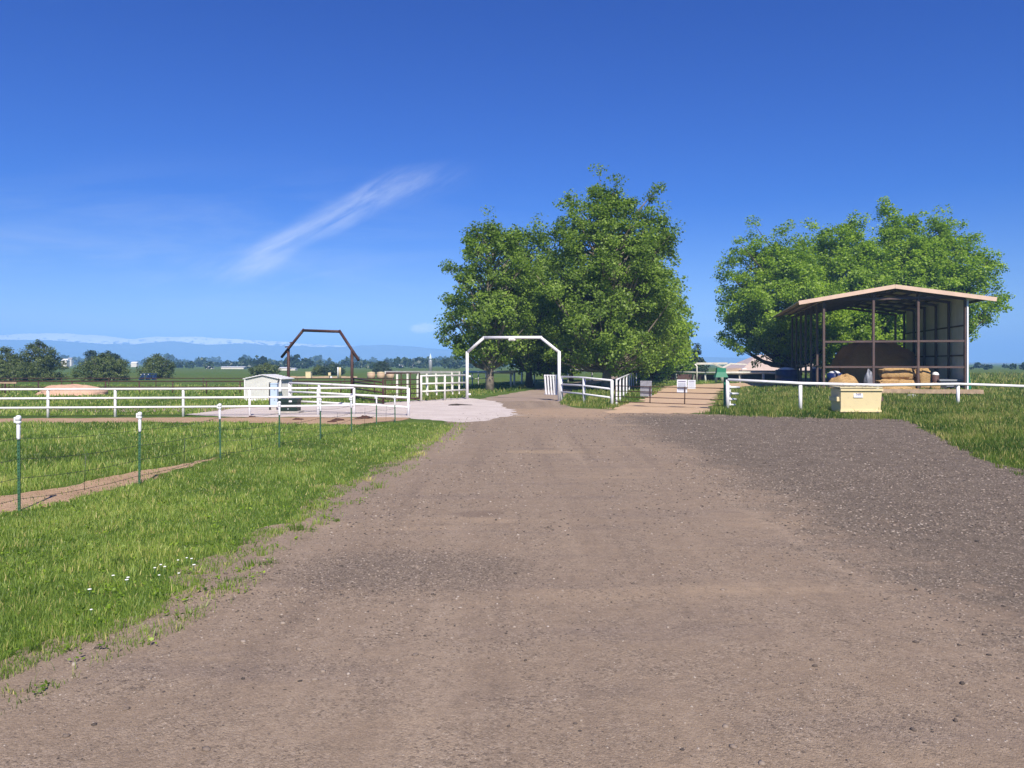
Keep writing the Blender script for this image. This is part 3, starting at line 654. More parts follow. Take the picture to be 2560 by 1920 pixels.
gate_sign('gate_sign', 'tall white notice with lines of print on the pipe gate', 0.58, 1692, 949, 1718, 982, M['sign_white'], 11)
gate_sign('gate_sign', 'smaller plain white notice beside the printed notice on the gate', 0.69, 1719, 950, 1739, 972, M['sign_white'], 6)
# green hooded box on a green post at the gate
q = AX(1812, 41.0); t = thing('hooded_box', 'green flared metal hood on a green post at the end of the gate', 'box', q)
MB().bar(q + Vector((0, 0, -.1)), q + Vector((0, 0, 1.75)), 0.12, 0.12).build('post', M['green_hood'], t)
b_ = MB(); c_ = A(1802, 931, 40.9); w0, w1, hh = 0.24, 0.34, 0.26
b_.raw([c_ + Vector((x, y, z)) for x, y, z in ((-w1, -.22, -hh), (w1, -.22, -hh), (w1, .22, -hh), (-w1, .22, -hh), (-w0, -.15, .02), (w0, -.15, .02), (w0, .15, .02), (-w0, .15, .02), (-w0 + .02, -.13, hh), (w0 + .02, -.13, hh - .03), (w0 + .02, .13, hh - .03), (-w0 + .02, .13, hh))],
       [(3, 2, 1, 0), (0, 1, 5, 4), (1, 2, 6, 5), (2, 3, 7, 6), (3, 0, 4, 7), (4, 5, 9, 8), (5, 6, 10, 9), (6, 7, 11, 10), (7, 4, 8, 11), (8, 9, 10, 11)]); b_.build('hood', M['green_hood'], t)

# arena rails and light canopy frame beyond the gate
p12 = [AX(x, Y) for x, Y in ((1690, 108), (1733, 106), (1764, 100), (1790, 98), (1806, 96), (1850, 96), (1908, 92), (1965, 90))]
fence('arena_fence', 'white arena rail with stout posts beyond the sandy track', p12, [[1.20], [1.18], [1.2], [1.25], [1.25], [1.28], [1.36], [1.32]], 0.15, 0.13, M['white2'])
b_ = thing('dark_kick_board', 'dark weathered boards lining the arena behind its white rail', 'boards', AX(1830, 110))
MB().box(AX(1735, 109.5, 0.42), (7.5, 0.08, 0.95)).build('board', M['dark_red'], b_); MB().box(AX(1882, 110.5, 0.42), (8.5, 0.08, 0.9)).build('board', M['dark_red'], b_)
Yc = 97; t = thing('canopy_frame', 'thin white pipe frame with a kinked top beam beyond the arena rail', 'frame', AX(1742, Yc))
MB().tube([A(1737, 910, Yc), A(1742, 916, Yc), AX(1742, Yc)], 0.09).build('post', M['white2'], t)
MB().bar(A(1741, 909, Yc), A(1818, 908.5, Yc + 4), 0.12, 0.26).build('beam', M['white2'], t)
MB().bar(A(1782, 909, Yc - 1), A(1807, 919, Yc - 2), 0.12, 0.2).build('brace', M['white2'], t)
MB().bar(A(1807, 919, Yc - 2), A(1828, 909, Yc - 1), 0.12, 0.2).build('brace', M['white2'], t)
MB().bar(A(1826, 909, Yc - 1), A(1866, 911, Yc), 0.12, 0.16).build('beam', M['white2'], t)
MB().tube([A(1807, 919, Yc - 2), AX(1807, Yc - 2)], 0.09).build('post', M['white2'], t)

# ------------------------------------------------------------------ boxes and small sheds on the left
u = Vector((0.98, -0.2, 0)); w = Vector((0.2, 0.98, 0)); o = Vector((-15.2, 50, 0)) - u * 2.58
t = thing('metal_shed', 'low white ribbed-metal shed with a shallow gable behind the white fence', 'shed', o + u * 1.3)
W, D, H0, H1 = 2.58, 1.5, 1.46, 1.68
b_ = MB()                                                                      # ribbed walls
def ribs(p, d, n, length, hfun):
    k = int(length / 0.11)
    for i in range(k):
        s0, s1 = i * length / k, (i + 1) * length / k
        for aa, bb, off in ((0, .5, 0.0), (.5, .6, 0), (.6, .9, 0.028), (.9, 1, 0)):
            x0, x1 = s0 + (s1 - s0) * aa, s0 + (s1 - s0) * bb
            o0 = 0.028 if aa >= .6 else 0; o1 = 0.028 if aa in (.5, .6) else 0
            if aa == .9: o0, o1 = 0.028, 0
            if aa == 0: o0 = o1 = 0
            if aa == .5: o0, o1 = 0, 0.028
            vs = [p + d * x0 + n * o0, p + d * x1 + n * o1, p + d * x1 + n * o1 + Vector((0, 0, hfun(x1))), p + d * x0 + n * o0 + Vector((0, 0, hfun(x0)))]
            b_.raw(vs, [(0, 1, 2, 3)])
gab = lambda x: H0 + (H1 - H0) * (1 - abs(x / W * 2 - 1))
ribs(o, u, -w, W, gab); ribs(o + u * W, w, u, D, lambda x: H0); ribs(o + u * W + w * D, -u, w, W, gab); ribs(o + w * D, -w, -u, D, lambda x: H0)
b_.build('wall', M['shed_metal'], t)
b_ = MB(); e = 0.12; th = Vector((0, 0, 0.05)); rz = Vector((0, 0, H1 + 0.03)); ez = Vector((0, 0, H0 - 0.03))
for sx in (0, 1):
    p0 = o - w * e + (u * (-e) if sx == 0 else u * (W + e)) + ez; p1_ = o - w * e + u * (W / 2) + rz; p2_ = p1_ + w * (D + 2 * e); p3_ = p0 + w * (D + 2 * e)
    b_.raw([p0, p1_, p2_, p3_, p0 + th, p1_ + th, p2_ + th, p3_ + th], [(3, 2, 1, 0), (4, 5, 6, 7), (0, 1, 5, 4), (1, 2, 6, 5), (2, 3, 7, 6), (3, 0, 4, 7)])
    for k in range(1, 6):
        q0 = p0.lerp(p1_, k / 6) + th; b_.bar(q0, q0 + w * (D + 2 * e), 0.04, 0.05)
b_.build('roof', M['white'], t)
MB().box(o - w * 0.03 + u * (W / 2) + Vector((0, 0, 0.06)), (W + 0.1, 0.06, 0.12), u).build('base_trim', M['white'], t)
for k in (0, W): MB().bar(o + u * k - w * 0.04, o + u * k - w * 0.04 + Vector((0, 0, H0)), 0.09, 0.09).build('corner_trim', M['white'], t)
cd = MB(); q = o + u * (W - 0.1) - w * 0.12; cd.tube([q + Vector((0.02, 0, 1.5)), q + Vector((-0.1, -.02, 1.05)), q + Vector((-0.18, -.02, 0.85)), q + Vector((0.2, -.02, 0.7))], 0.035)
cd.build('conduit', M['dark'], t)
mt = MB(); mt.lathe(q + Vector((0.12, -.15, 0.62)), [(0.12, 0), (0.14, 0.03), (0.14, 0.2), (0.09, 0.26)], 12).box(q + Vector((-0.2, -.05, 0.75)), (0.22, 0.14, 0.34), bev=0.015); mt.build('meter', M['cap'], t)

q = AX(686, 40.6); t = thing('utility_pedestal', 'narrow pale-blue utility cabinet standing before the metal shed', 'cabinet', q)
MB().box(q + Vector((0, 0, 0.79)), (0.37, 0.3, 1.2), bev=0.02).build('body', M['blue_grey'], t)
MB().box(q + Vector((0, 0, 0.1)), (0.26, 0.24, 0.2)).build('base', M['concrete'], t)
MB().box(q + Vector((0, 0, 1.41)), (0.41, 0.34, 0.05), bev=0.012).build('lid', M['blue_grey'], t)
MB().box(q + Vector((-0.24, 0, 0.72)), (0.07, 0.12, 1.5)).build('support_post', M['dark'], t)
for z in (1.1, 0.55): MB().box(q + Vector((0.06, -0.165, z)), (0.06, 0.02, 0.05)).build('latch', M['silver'], t)

q = AX(725, 38.3); t = thing('transformer', 'dark green pad-mounted transformer box with a white sticker', 'transformer', q)
b_ = MB(); b_.box(q + Vector((0, 0, 0.32)), (0.90, 0.75, 0.44), bev=0.02); b_.build('body', M['green_box'], t)
MB().box(q + Vector((0, 0, 0.05)), (1.15, 1.0, 0.1)).build('pad', M['concrete'], t)
b_ = MB(); b_.raw([q + Vector((x, y, z)) for x, y, z in ((-.48, -.41, .54), (.48, -.41, .54), (.48, .41, .54), (-.48, .41, .54), (-.48, -.40, .72), (.48, -.40, .72), (.48, .41, .73), (-.48, .41, .73))],
    [(3, 2, 1, 0), (4, 5, 6, 7), (0, 1, 5, 4), (1, 2, 6, 5), (2, 3, 7, 6), (3, 0, 4, 7)]); b_.build('lid', M['green_box'], t)
MB().box(q + Vector((0.14, -0.42, 0.60)), (0.15, 0.012, 0.085)).build('sticker', M['cap'], t)
MB().box(q + Vector((0.02, -0.39, 0.22)), (0.07, 0.03, 0.06)).build('latch', M['silver'], t)
MB().box(q + Vector((0, -0.378, 0.33)), (0.012, 0.008, 0.4)).build('door_seam', M['dark'], t)

b_ = MB(); c_ = G(172, 988); b_.lump(c_ + Vector((0, .6, 0)), (4.9, 3.4, 0.78), 0.10, 40, 12, seed=3, half=True, sq=0.85).lump(c_ + Vector((1.2, 0.0, 0)), (2.6, 2.4, 0.36), 0.16, 26, 8, seed=9, half=True).lump(c_ + Vector((-1.5, 0.1, 0)), (2.2, 2.0, 0.34), 0.16, 26, 8, seed=12, half=True)
tag(b_.build('dirt_mound', M['mound'], loc=c_), 'low mound of pinkish dirt heaped in the green paddock', 'dirt mound')

# hitching rail at the far left edge
q = AX(10, 60); t = thing('hitching_rail', 'brown wooden rail on three thin legs at the left edge', 'rail', q)
for k in (-0.15, 0.12, 0.4): MB().bar(q + Vector((k, 0, 0)), q + Vector((k, 0, 0.9)), 0.05, 0.05).build('leg', M['rust'], t)
MB().bar(q + Vector((-1.5, 0, 0.95)), q + Vector((1.0, 0, 0.95)), 0.12, 0.12).build('rail', M['timber'], t)

# blue bleacher out in the field
q = AX(365, 113); t = thing('bleacher', 'small blue metal bleacher frame in front of the round bush', 'bleacher', q)
for k in range(4): MB().box(q + Vector((0, 0.35 * k, 0.25 + 0.22 * k)), (2.0, 0.3, 0.05)).build('bench', M['bluemetal'], t)
for k in (-0.95, 0.0, 0.95): MB().raw([q + Vector((k - .03, y, z)) for y, z in ((-.2, 0), (1.3, 0), (1.3, 1.0), (-.2, .2))] + [q + Vector((k + .03, y, z)) for y, z in ((-.2, 0), (1.3, 0), (1.3, 1.0), (-.2, .2))], [(0, 1, 2, 3), (7, 6, 5, 4), (0, 4, 5, 1), (1, 5, 6, 2), (2, 6, 7, 3), (3, 7, 4, 0)]).build('frame', M['bluemetal'], t)
for k in (-0.7, -0.2, 0.4): MB().box(q + Vector((k, -0.1, 0.85)), (0.12, 0.05, 0.1)).build('bracket', M['cap'], t)

# ------------------------------------------------------------------ dumpster
q = AX(2140, 38.2); t = thing('dumpster', 'tan metal dumpster with a white label standing at the edge of the gravel', 'dumpster', q)
b_ = MB(); hw = 1.02; dp = 0.6
vs = [(-hw + .04, -dp + .1, .10), (hw - .04, -dp + .1, .10), (hw - .04, dp, .10), (-hw + .04, dp, .10), (-hw, -dp, 1.22), (hw, -dp, 1.22), (hw, dp, 1.25), (-hw, dp, 1.25)]
b_.raw([q + Vector(v) for v in vs], [(3, 2, 1, 0), (4, 5, 6, 7), (0, 1, 5, 4), (1, 2, 6, 5), (2, 3, 7, 6), (3, 0, 4, 7)])
b_.box(q + Vector((0, -dp + .09, .13)), (2 * hw, .08, .10)).box(q + Vector((0, -dp - .02, 1.18)), (2 * hw + .06, .08, .09)); b_.build('body', M['tan'], t)
for k in (-1, 1):
    l_ = MB(); x0, x1 = (-hw - .07, -.01) if k < 0 else (.01, hw - .02); P_ = [q + Vector((x, y, z)) for x, y, z in ((x0, -dp - .08, 1.26), (x1, -dp - .08, 1.26), (x1, dp + .02, 1.29), (x0, dp + .02, 1.29))]
    l_.raw(P_ + [p + Vector((0, 0, .06)) for p in P_], [(3, 2, 1, 0), (4, 5, 6, 7), (0, 1, 5, 4), (1, 2, 6, 5), (2, 3, 7, 6), (3, 0, 4, 7)])
    for s in (.25, .5, .75): l_.bar(P_[0].lerp(P_[1], s) + Vector((0, .03, .075)), P_[3].lerp(P_[2], s) + Vector((0, -.03, .075)), .05, .03)
    l_.build('lid', M['tan_lid'], t)
    MB().box(q + Vector((k * (hw + .07), 0, .72)), (.13, .9, .22)).build('fork_pocket', M['tan'] if k < 0 else M['barnsteel'], t)
    for y in (-.5, .55): MB().lathe(q + Vector((k * (hw - .2), y, 0.0)), [(.06, 0), (.07, .02), (.07, .10)], 10).build('foot', M['dark'], t)
MB().tube([q + Vector((-hw, dp + .04, 1.31)), q + Vector((hw, dp + .04, 1.31))], .03).build('hinge_rod', M['barnsteel'], t)
nrm = Vector((0, -1, 0.09)).normalized(); lb = q + Vector((-0.15, -dp - .008 + .025, .92))
lab = MB().box(lb, (.46, .012, .24), (1, 0, 0), (0, 1, -0.11)).build('label', M['cap'], t)
fc = bpy.data.curves.new('numbers', 'FONT'); fc.body = '368'; fc.size = .17; fc.align_x = 'CENTER'; fc.extrude = 0.002
fo = bpy.data.objects.new('numbers', fc); COL.objects.link(fo); fo.parent = lab; fo.location = lb + Vector((0, -.012, -.02)) - wloc(lab); fo.rotation_euler = (math.radians(90), 0, 0)
bpy.context.view_layer.update()
fm = bpy.data.meshes.new_from_object(fo); bpy.data.objects.remove(fo)
fo = link('numbers', fm, None, lab, lb + Vector((0, -.012, -.02)) - wloc(lab)); fo.rotation_euler = (math.radians(90), 0, 0)
fm.materials.clear(); fm.materials.append(M['ink_dark'])

# ------------------------------------------------------------------ hay shed
O = Vector((29.07, 70.9, 0)); U = Vector((0.972, -0.235, 0)); Wd = Vector((0.235, 0.972, 0)); Z = Vector((0, 0, 1))
P = lambda s, t_, z: O + U * s + Wd * t_ + Z * z
t = thing('hay_shed', 'tall open-sided steel hay shed with a tan gable roof', 'shed', O + U * 5.9)
SW, SL, EL, RZ = 11.88, 24.0, 8.22, 9.55; slope = (RZ - EL) / 8.18
zr = lambda s: RZ - abs(s - 5.94) * slope
b_ = MB()
for sg in (-1, 1):
    e0 = 5.94; e1 = -2.25 if sg < 0 else 14.12
    q4 = [P(e0, -0.7, zr(e0)), P(e1, -0.7, zr(e1)), P(e1, SL + .7, zr(e1)), P(e0, SL + .7, zr(e0))]
    if sg < 0: q4 = q4[::-1]
    b_.raw(q4 + [p + Z * 0.08 for p in q4], [(0, 1, 2, 3), (7, 6, 5, 4), (0, 4, 5, 1), (1, 5, 6, 2), (2, 6, 7, 3), (3, 7, 4, 0)])
rf = b_.build('roof', M['roof_tan'], t)
for sg in (-1, 1):
    e1 = -2.27 if sg < 0 else 14.14
    f_ = MB().bar(P(5.94, -0.76, zr(5.94) - 0.1), P(e1, -0.76, zr(e1) - 0.1), 0.06, 0.36); f_.build('fascia', M['fascia'], rf)
for sg in (-1, 1):                                                             # purlins and rafters under the sheet
    for k in range(6):
        s = 5.94 + sg * (0.8 + 1.35 * k); MB().bar(P(s, -0.6, zr(s) - 0.11), P(s, SL + .6, zr(s) - 0.11), 0.07, 0.2).build('purlin', M['barnsteel'], t)
bays = [0, 3.95, 7.9, 11.85, 15.8, 19.75, 23.7]
for tt in bays:
    for sg in (-1, 1): MB().bar(P(5.94, tt, zr(5.94) - 0.33), P(5.94 + sg * 5.9, tt, zr(5.94 + 5.9) - 0.33), 0.14, 0.24).build('rafter', M['barnsteel'], t)
for s in (0, 4.27, 8.02, 11.88): MB().bar(P(s, 0, -0.2), P(s, 0, zr(s) - 0.3), 0.2, 0.22).build('post', M['barnsteel'], t)
for tt in bays[1:]:
    MB().bar(P(0, tt, -0.2), P(0, tt, zr(0) - 0.3), 0.18, 0.2).build('post', M['barnsteel'], t)
    MB().bar(P(11.7, tt, -0.2), P(11.7, tt, zr(11.7) - 0.3), 0.18, 0.22).build('post', M['barnsteel'], t)
MB().bar(P(0, -0.05, 8.42), P(11.88, -0.05, 8.42), 0.1, 0.2).build('tie_beam', M['barnsteel'], t)
for z in (4.5, 2.15): MB().bar(P(0.12, -0.05, z), P(11.78, -0.05, z), 0.1, 0.18).build('rail', M['barnsteel'], t)
for z in (2.2,): MB().bar(P(0, 0.2, z), P(0, 19.7, z), 0.08, 0.14).build('rail', M['barnsteel'], t)
wl = MB(); wl.box(P(11.98, 10.0, 4.3), (20.0, 0.05, 8.5), Wd, -U)
wo = wl.build('wall', M['wall_in'], t)
for z in (5.9, 3.2): MB().bar(P(11.9, 0.1, z), P(11.9, 19.9, z), 0.06, 0.14).build('girt', M['barnsteel'], t)
MB().bar(P(12.02, -0.14, 0), P(12.02, -0.14, 8.55), 0.14, 0.1).build('corner_trim', M['cap'], t)
MB().raw([P(12.05, 0, 0), P(12.45, 0.1, 0), P(12.05, 0, 3.0), P(12.05, 0.08, 0), P(12.45, 0.18, 0), P(12.05, 0.08, 3.0)], [(0, 1, 2), (5, 4, 3), (0, 3, 4, 1), (1, 4, 5, 2), (2, 5, 3, 0)]).build('gusset', M['green_hood'], t)

# hay: tall old stack at the back, opened bales and loose hay in front
b_ = MB(); c_ = P(7.0, 13.0, 0)
b_.lump(c_, (8.0, 7.5, 4.7), 0.05, 60, 22, seed=2, half=True, sq=0.62, u=U, freq=2).lump(P(4.2, 12.5, 0), (3.6, 5, 2.3), 0.07, 40, 14, seed=8, half=True, sq=0.8, u=U)
tag(b_.build('hay_stack', M['old_hay'], loc=c_), 'tall brown stack of old hay at the back of the shed', 'hay stack')
def bale(label, s, tt, z, size, seed, sq=0.35, mat='hay', yaw=0.0):
    d = (U * math.cos(yaw) + Wd * math.sin(yaw)); c = P(s, tt, z)
    return tag(MB().lump(c + Z * (size[2] / 2), size, 0.11, 34, 16, seed=seed, sq=sq + .12, u=d, freq=2).build('hay_bale', M[mat], loc=c), label, 'hay bale', 'hay bales at the front of the shed')
bale('large square hay bale lying lowest left of the third shed post', 6.3, 0.7, 0.0, (3.2, 1.5, 1.0), 31)
bale('large square hay bale with a flat pale top on the bale pile', 6.5, 1.0, 1.0, (2.9, 1.4, 1.05), 32)
bale('upright hay bale just right of the third shed post', 8.6, 0.9, 0.0, (1.1, 1.3, 2.0), 33, 0.4, yaw=0.2)
bale('small low hay bale crumbling beside the upright bale', 9.6, 0.9, 0.0, (1.0, 1.0, 0.7), 34, 0.6)
def loose(label, s, tt, size, seed):
    c = P(s, tt, 0); return tag(MB().lump(c, size, 0.14, 30, 10, seed=seed, half=True, u=U).build('loose_hay', M['hay'], loc=c), label, 'hay')
loose('sloping heap of loose orange hay right of the left shed post', 1.9, 0.4, (2.8, 2.2, 1.35), 41)
loose('low spill of loose hay in front of the stacked bales', 5.6, -1.0, (4.6, 2.2, 0.55), 42)
loose('little round heap of loose hay on the spill before the bales', 6.4, -0.4, (1.3, 1.1, 0.85), 43)
c_ = P(3.9, -0.1, 0.0); b_ = MB().lump(c_ + Z * 0.85, (0.8, 0.5, 1.9), 0.25, 18, 12, seed=5, u=(0.9, 0.1, 0)); b_.build('plastic_wrap', M['machine'], loc=c_)
tag(bpy.data.objects['plastic_wrap'], 'crumpled grey plastic wrap draped beside the second shed post', 'plastic wrap')
b_ = MB().lump(P(3.0, 9.5, 0.9), (2.6, 2, 1.8), 0.05, seed=15)
# grey implement by the right corner
q = P(10.9, 1.4, 0); t = thing('farm_implement', 'low grey farm implement with a flat deck under the right shed corner', 'implement', q)
MB().box(q + Z * 0.95, (1.8, 1.4, 0.14), U).build('deck', M['silver'], t); MB().box(q + Z * 0.6, (1.5, 1.1, 0.5), U).build('frame', M['machine'], t)
for s in (-.6, .6): MB().tube([q + U * s - Wd * .5 + Z * .3, q + U * s - Wd * .7 + Z * .3], 0.3, 16).build('wheel', M['dark'], t)
q = P(9.9, 1.6, 0); t = thing('feed_drum', 'dark drum with a white lid between the hay and the implement', 'drum', q)
MB().lathe(q, [(.29, 0), (.3, .05), (.28, .3), (.3, .55), (.3, 1.4)], 14).build('body', M['dark_red'], t); MB().lathe(q + Z * 1.4, [(.31, 0), (.31, .06), (.2, .25), (.05, .3)], 14).build('lid', M['cap'], t)
# feed bunk, tub lid
a, b = A(2165, 983.5, 57.5), A(2455, 985, 56.0); a.z = 0; b.z = 0; d = (b - a).normalized(); n_ = Vector((-d.y, d.x, 0))
t = thing('feed_bunk', 'long pale timber feed bunk lying in the grass in front of the shed', 'feed bunk', (a + b) / 2)
MB().bar(a + Z * .30, b + Z * .30, .5, .07).build('bottom', M['timber'], t)
for k in (-.27, .27): MB().bar(a + n_ * k + Z * .40, b + n_ * k + Z * .40, .05, .30).build('side', M['timber'], t)
for k in (.04, .36, .68, .88): q = a.lerp(b, k); MB().bar(q + n_ * -.22 + Z * .12, q + n_ * .22 + Z * .12, .14, .27).build('leg', M['barnsteel'], t)
c_ = G(2281, 994); tag(MB().lathe(c_, [(.34, 0), (.36, .05), (.30, .2), (.12, .24)], 18).build('tub', M['cap'], loc=c_), 'overturned white plastic tub in the grass below the feed bunk', 'tub')
# blue tanks left of the shed
for (x, Y, r, h, lab) in ((1966, 82, 1.15, 1.75, 'wide blue plastic tank with a white lid left of the hay shed'), (2040, 84, 0.6, 1.85, 'narrow blue plastic tank with a rounded white lid behind the left shed posts'), (2086, 76, 0.72, 1.45, 'blue plastic tank inside the shed next to the loose hay')):
    q = AX(x, Y); t = thing('water_tank', lab, 'tank', q, 'blue plastic tanks around the hay shed')
    MB().lathe(q, [(r * .96, 0), (r, .06), (r, h * .3), (r * 1.03, h * .33), (r, h * .36), (r, h * .65), (r * 1.03, h * .68), (r, h * .71), (r, h), (r * .9, h + .05)], 22).build('body', M['blue'], t)
    MB().lathe(q + Z * (h + .03), [(r * .75, 0), (r * .75, .1), (r * .5, .22), (r * .15, .27)], 18).build('lid', M['cap'], t)

# barn with a tan hipped roof far behind
Yb = 165; t = thing('barn', 'long low barn with a pinkish-tan hipped roof behind the arena', 'barn', AX(1890, Yb))
x0, x1 = AX(1815, Yb).x, AX(2030, Yb + 5).x; zt = CAMH + (HY - 886) / F * Yb; ze = CAMH - 18 / F * (Yb) ; D = 16
MB().raw([(x0 + 4, Yb, 0), (x1, Yb, 0), (x1, Yb + D, 0), (x0 + 4, Yb + D, 0), (x0 + 4, Yb, ze), (x1, Yb, ze), (x1, Yb + D, ze), (x0 + 4, Yb + D, ze)], [(0, 1, 5, 4), (1, 2, 6, 5), (2, 3, 7, 6), (3, 0, 4, 7)]).build('wall', M['dark_red'], t)
b_ = MB(); e = 1.0; r0 = AX(1893, Yb + D / 2).x; r1 = x1 - 3
b_.raw([(x0 + 3, Yb - e, ze), (x1 + e, Yb - e, ze), (x1 + e, Yb + D + e, ze), (x0 + 3, Yb + D + e, ze), (r0, Yb + D / 2, zt), (r1, Yb + D / 2, zt)], [(0, 1, 5, 4), (1, 2, 5), (2, 3, 4, 5), (3, 0, 4), (3, 2, 1, 0)]); b_.build('roof', M['roof_tan'], t)
MB().raw([(x0, Yb + 1, 0), (x0 + 3.6, Yb + 1, 0), (x0 + 3.6, Yb + 9, 0), (x0, Yb + 9, 0), (x0, Yb + 1, ze - .2), (x0 + 3.6, Yb + 1, ze + .5), (x0 + 3.6, Yb + 9, ze + .5), (x0, Yb + 9, ze - .2)], [(0, 1, 5, 4), (1, 2, 6, 5), (2, 3, 7, 6), (3, 0, 4, 7), (4, 5, 6, 7)]).build('lean_to', M['tan_wall'], t)
MB().box((x0 + 3.95, Yb - .1, .8), (0.9, .1, 1.2)).build('door', M['cap'], t)

# ------------------------------------------------------------------ tank site and far buildings
for i, (x, lab) in enumerate(((928, 'leftmost tan storage tank left of the rusty gate'), (952, 'middle tan storage tank left of the rusty gate'), (976, 'rightmost tan storage tank partly behind the rusty gate'))):
    q = AX(x, 119); t = thing('storage_tank', lab, 'tank', q, 'three tan tanks in a row'); MB().lathe(q, [(.62, 0), (.62, 1.02)], 20).build('body', M['tan_wall'], t); MB().lathe(q + Z * 1.02, [(.66, 0), (.64, .05), (.1, .14)], 20).build('lid', M['tan'], t)
q = AX(772, 121); t = thing('storage_tank', 'square tan storage tank seen inside the rusty arch', 'tank', q); MB().box(q + Z * .55, (.85, .85, 1.1), bev=.04).build('body', M['tan'], t); MB().box(q + Z * 1.13, (.9, .9, .06)).build('lid', M['tan_lid'], t)
q = AX(850, 123); t = thing('separator_stack', 'tall slim tan steel stack seen inside the rusty arch', 'stack', q); MB().lathe(q, [(.16, 0), (.16, 1.75), (.1, 1.82)], 12).build('pipe', M['tan'], t); MB().lathe(q - Vector((.33, 0, 0)), [(.12, 0), (.12, 1.8), (.08, 1.86)], 12).build('pipe', M['cap'], t)
q = AX(824, 122); t = thing('pump_unit', 'small tan pump unit with white fittings inside the rusty arch', 'pump', q); MB().box(q + Z * .75, (.4, .4, .5), bev=.04).build('body', M['tan'], t); MB().bar(q, q + Z * .5, .08, .08).build('leg', M['dark'], t); MB().box(q + Vector((.3, -.2, .25)), (.3, .2, .35), bev=.03).build('valve', M['cap'], t)
q = AX(790, 124); b_ = MB(); [b_.box(q + Vector((k * .9, 0, .18)), (.88, .3, .3 + .06 * ((k * 7) % 3))) for k in range(-6, 8)]
tag(b_.build('containment_wall', M['tan_wall'], loc=q), 'low pale containment wall around the tank site inside the rusty arch', 'wall')
q = AX(1076, 150); t = thing('silver_tower', 'slim silver tower with a pointed cap beyond the corral fence', 'tower', q)
MB().lathe(q, [(.36, 0), (.36, 3.0), (.3, 3.2)], 16).build('shaft', M['silver'], t); MB().lathe(q + Z * 3.2, [(.36, 0), (.3, .35), (.04, 1.2)], 16).build('cap', M['blue_grey'], t)
def house(x, y0, wpx, hpx, Y, lab, grp='pale farm buildings on the far plain', rmat='greyroof'):
    q = AX(x, Y); k = Y / F; w_, h_ = wpx * k, hpx * k; zb = max(0, CAMH + (HY - y0) * k - h_)
    q.z = 0; t = thing('farm_building', lab, 'building', q, grp); dd = max(3, w_ * .4); top = zb + h_
    MB().box(q + Z * (top * .4), (w_, dd, top * .8)).build('wall', M['cream'], t)
    MB().raw([q + Vector((x_ * w_ * .53, y_ * dd * .55, top * .8)) for x_, y_ in ((-1, -1), (1, -1), (1, 1), (-1, 1))] + [q + Vector((-w_ * .53, 0, top * 1.05)), q + Vector((w_ * .53, 0, top * 1.05))], [(0, 1, 5, 4), (2, 3, 4, 5), (1, 2, 5), (3, 0, 4), (3, 2, 1, 0)]).build('roof', M[rmat], t)
house(164, 898, 13, 9, 420, 'white farmhouse right of the big left bush', rmat='cap'); house(176, 895, 10, 8, 640, 'tiny pale house on the skyline right of the left bush')
house(337, 905, 14, 9, 500, 'white house between the two field bushes', rmat='cap'); house(585, 917, 56, 6, 330, 'long low white building on the plain left of the small shed', rmat='cap')
house(526, 917, 14, 6, 340, 'small white building left of the long low one', rmat='cap'); house(712, 922, 26, 8, 260, 'white trailer building beside the rusty arch left post', rmat='cap')
house(735, 926, 12, 6, 262, 'short white hut just right of the rusty arch left post', rmat='cap'); house(930, 917, 18, 6, 390, 'pale building above the tan tanks')
house(1003, 912, 10, 5, 450, 'white building above the corral fence', rmat='cap'); house(1030, 912, 9, 5, 450, 'second white building above the corral fence', rmat='cap')
house(612, 904, 8, 5, 900, 'distant pale house above the dark woods'); house(775, 906, 12, 5, 800, 'distant pale house under the rusty arch beam')

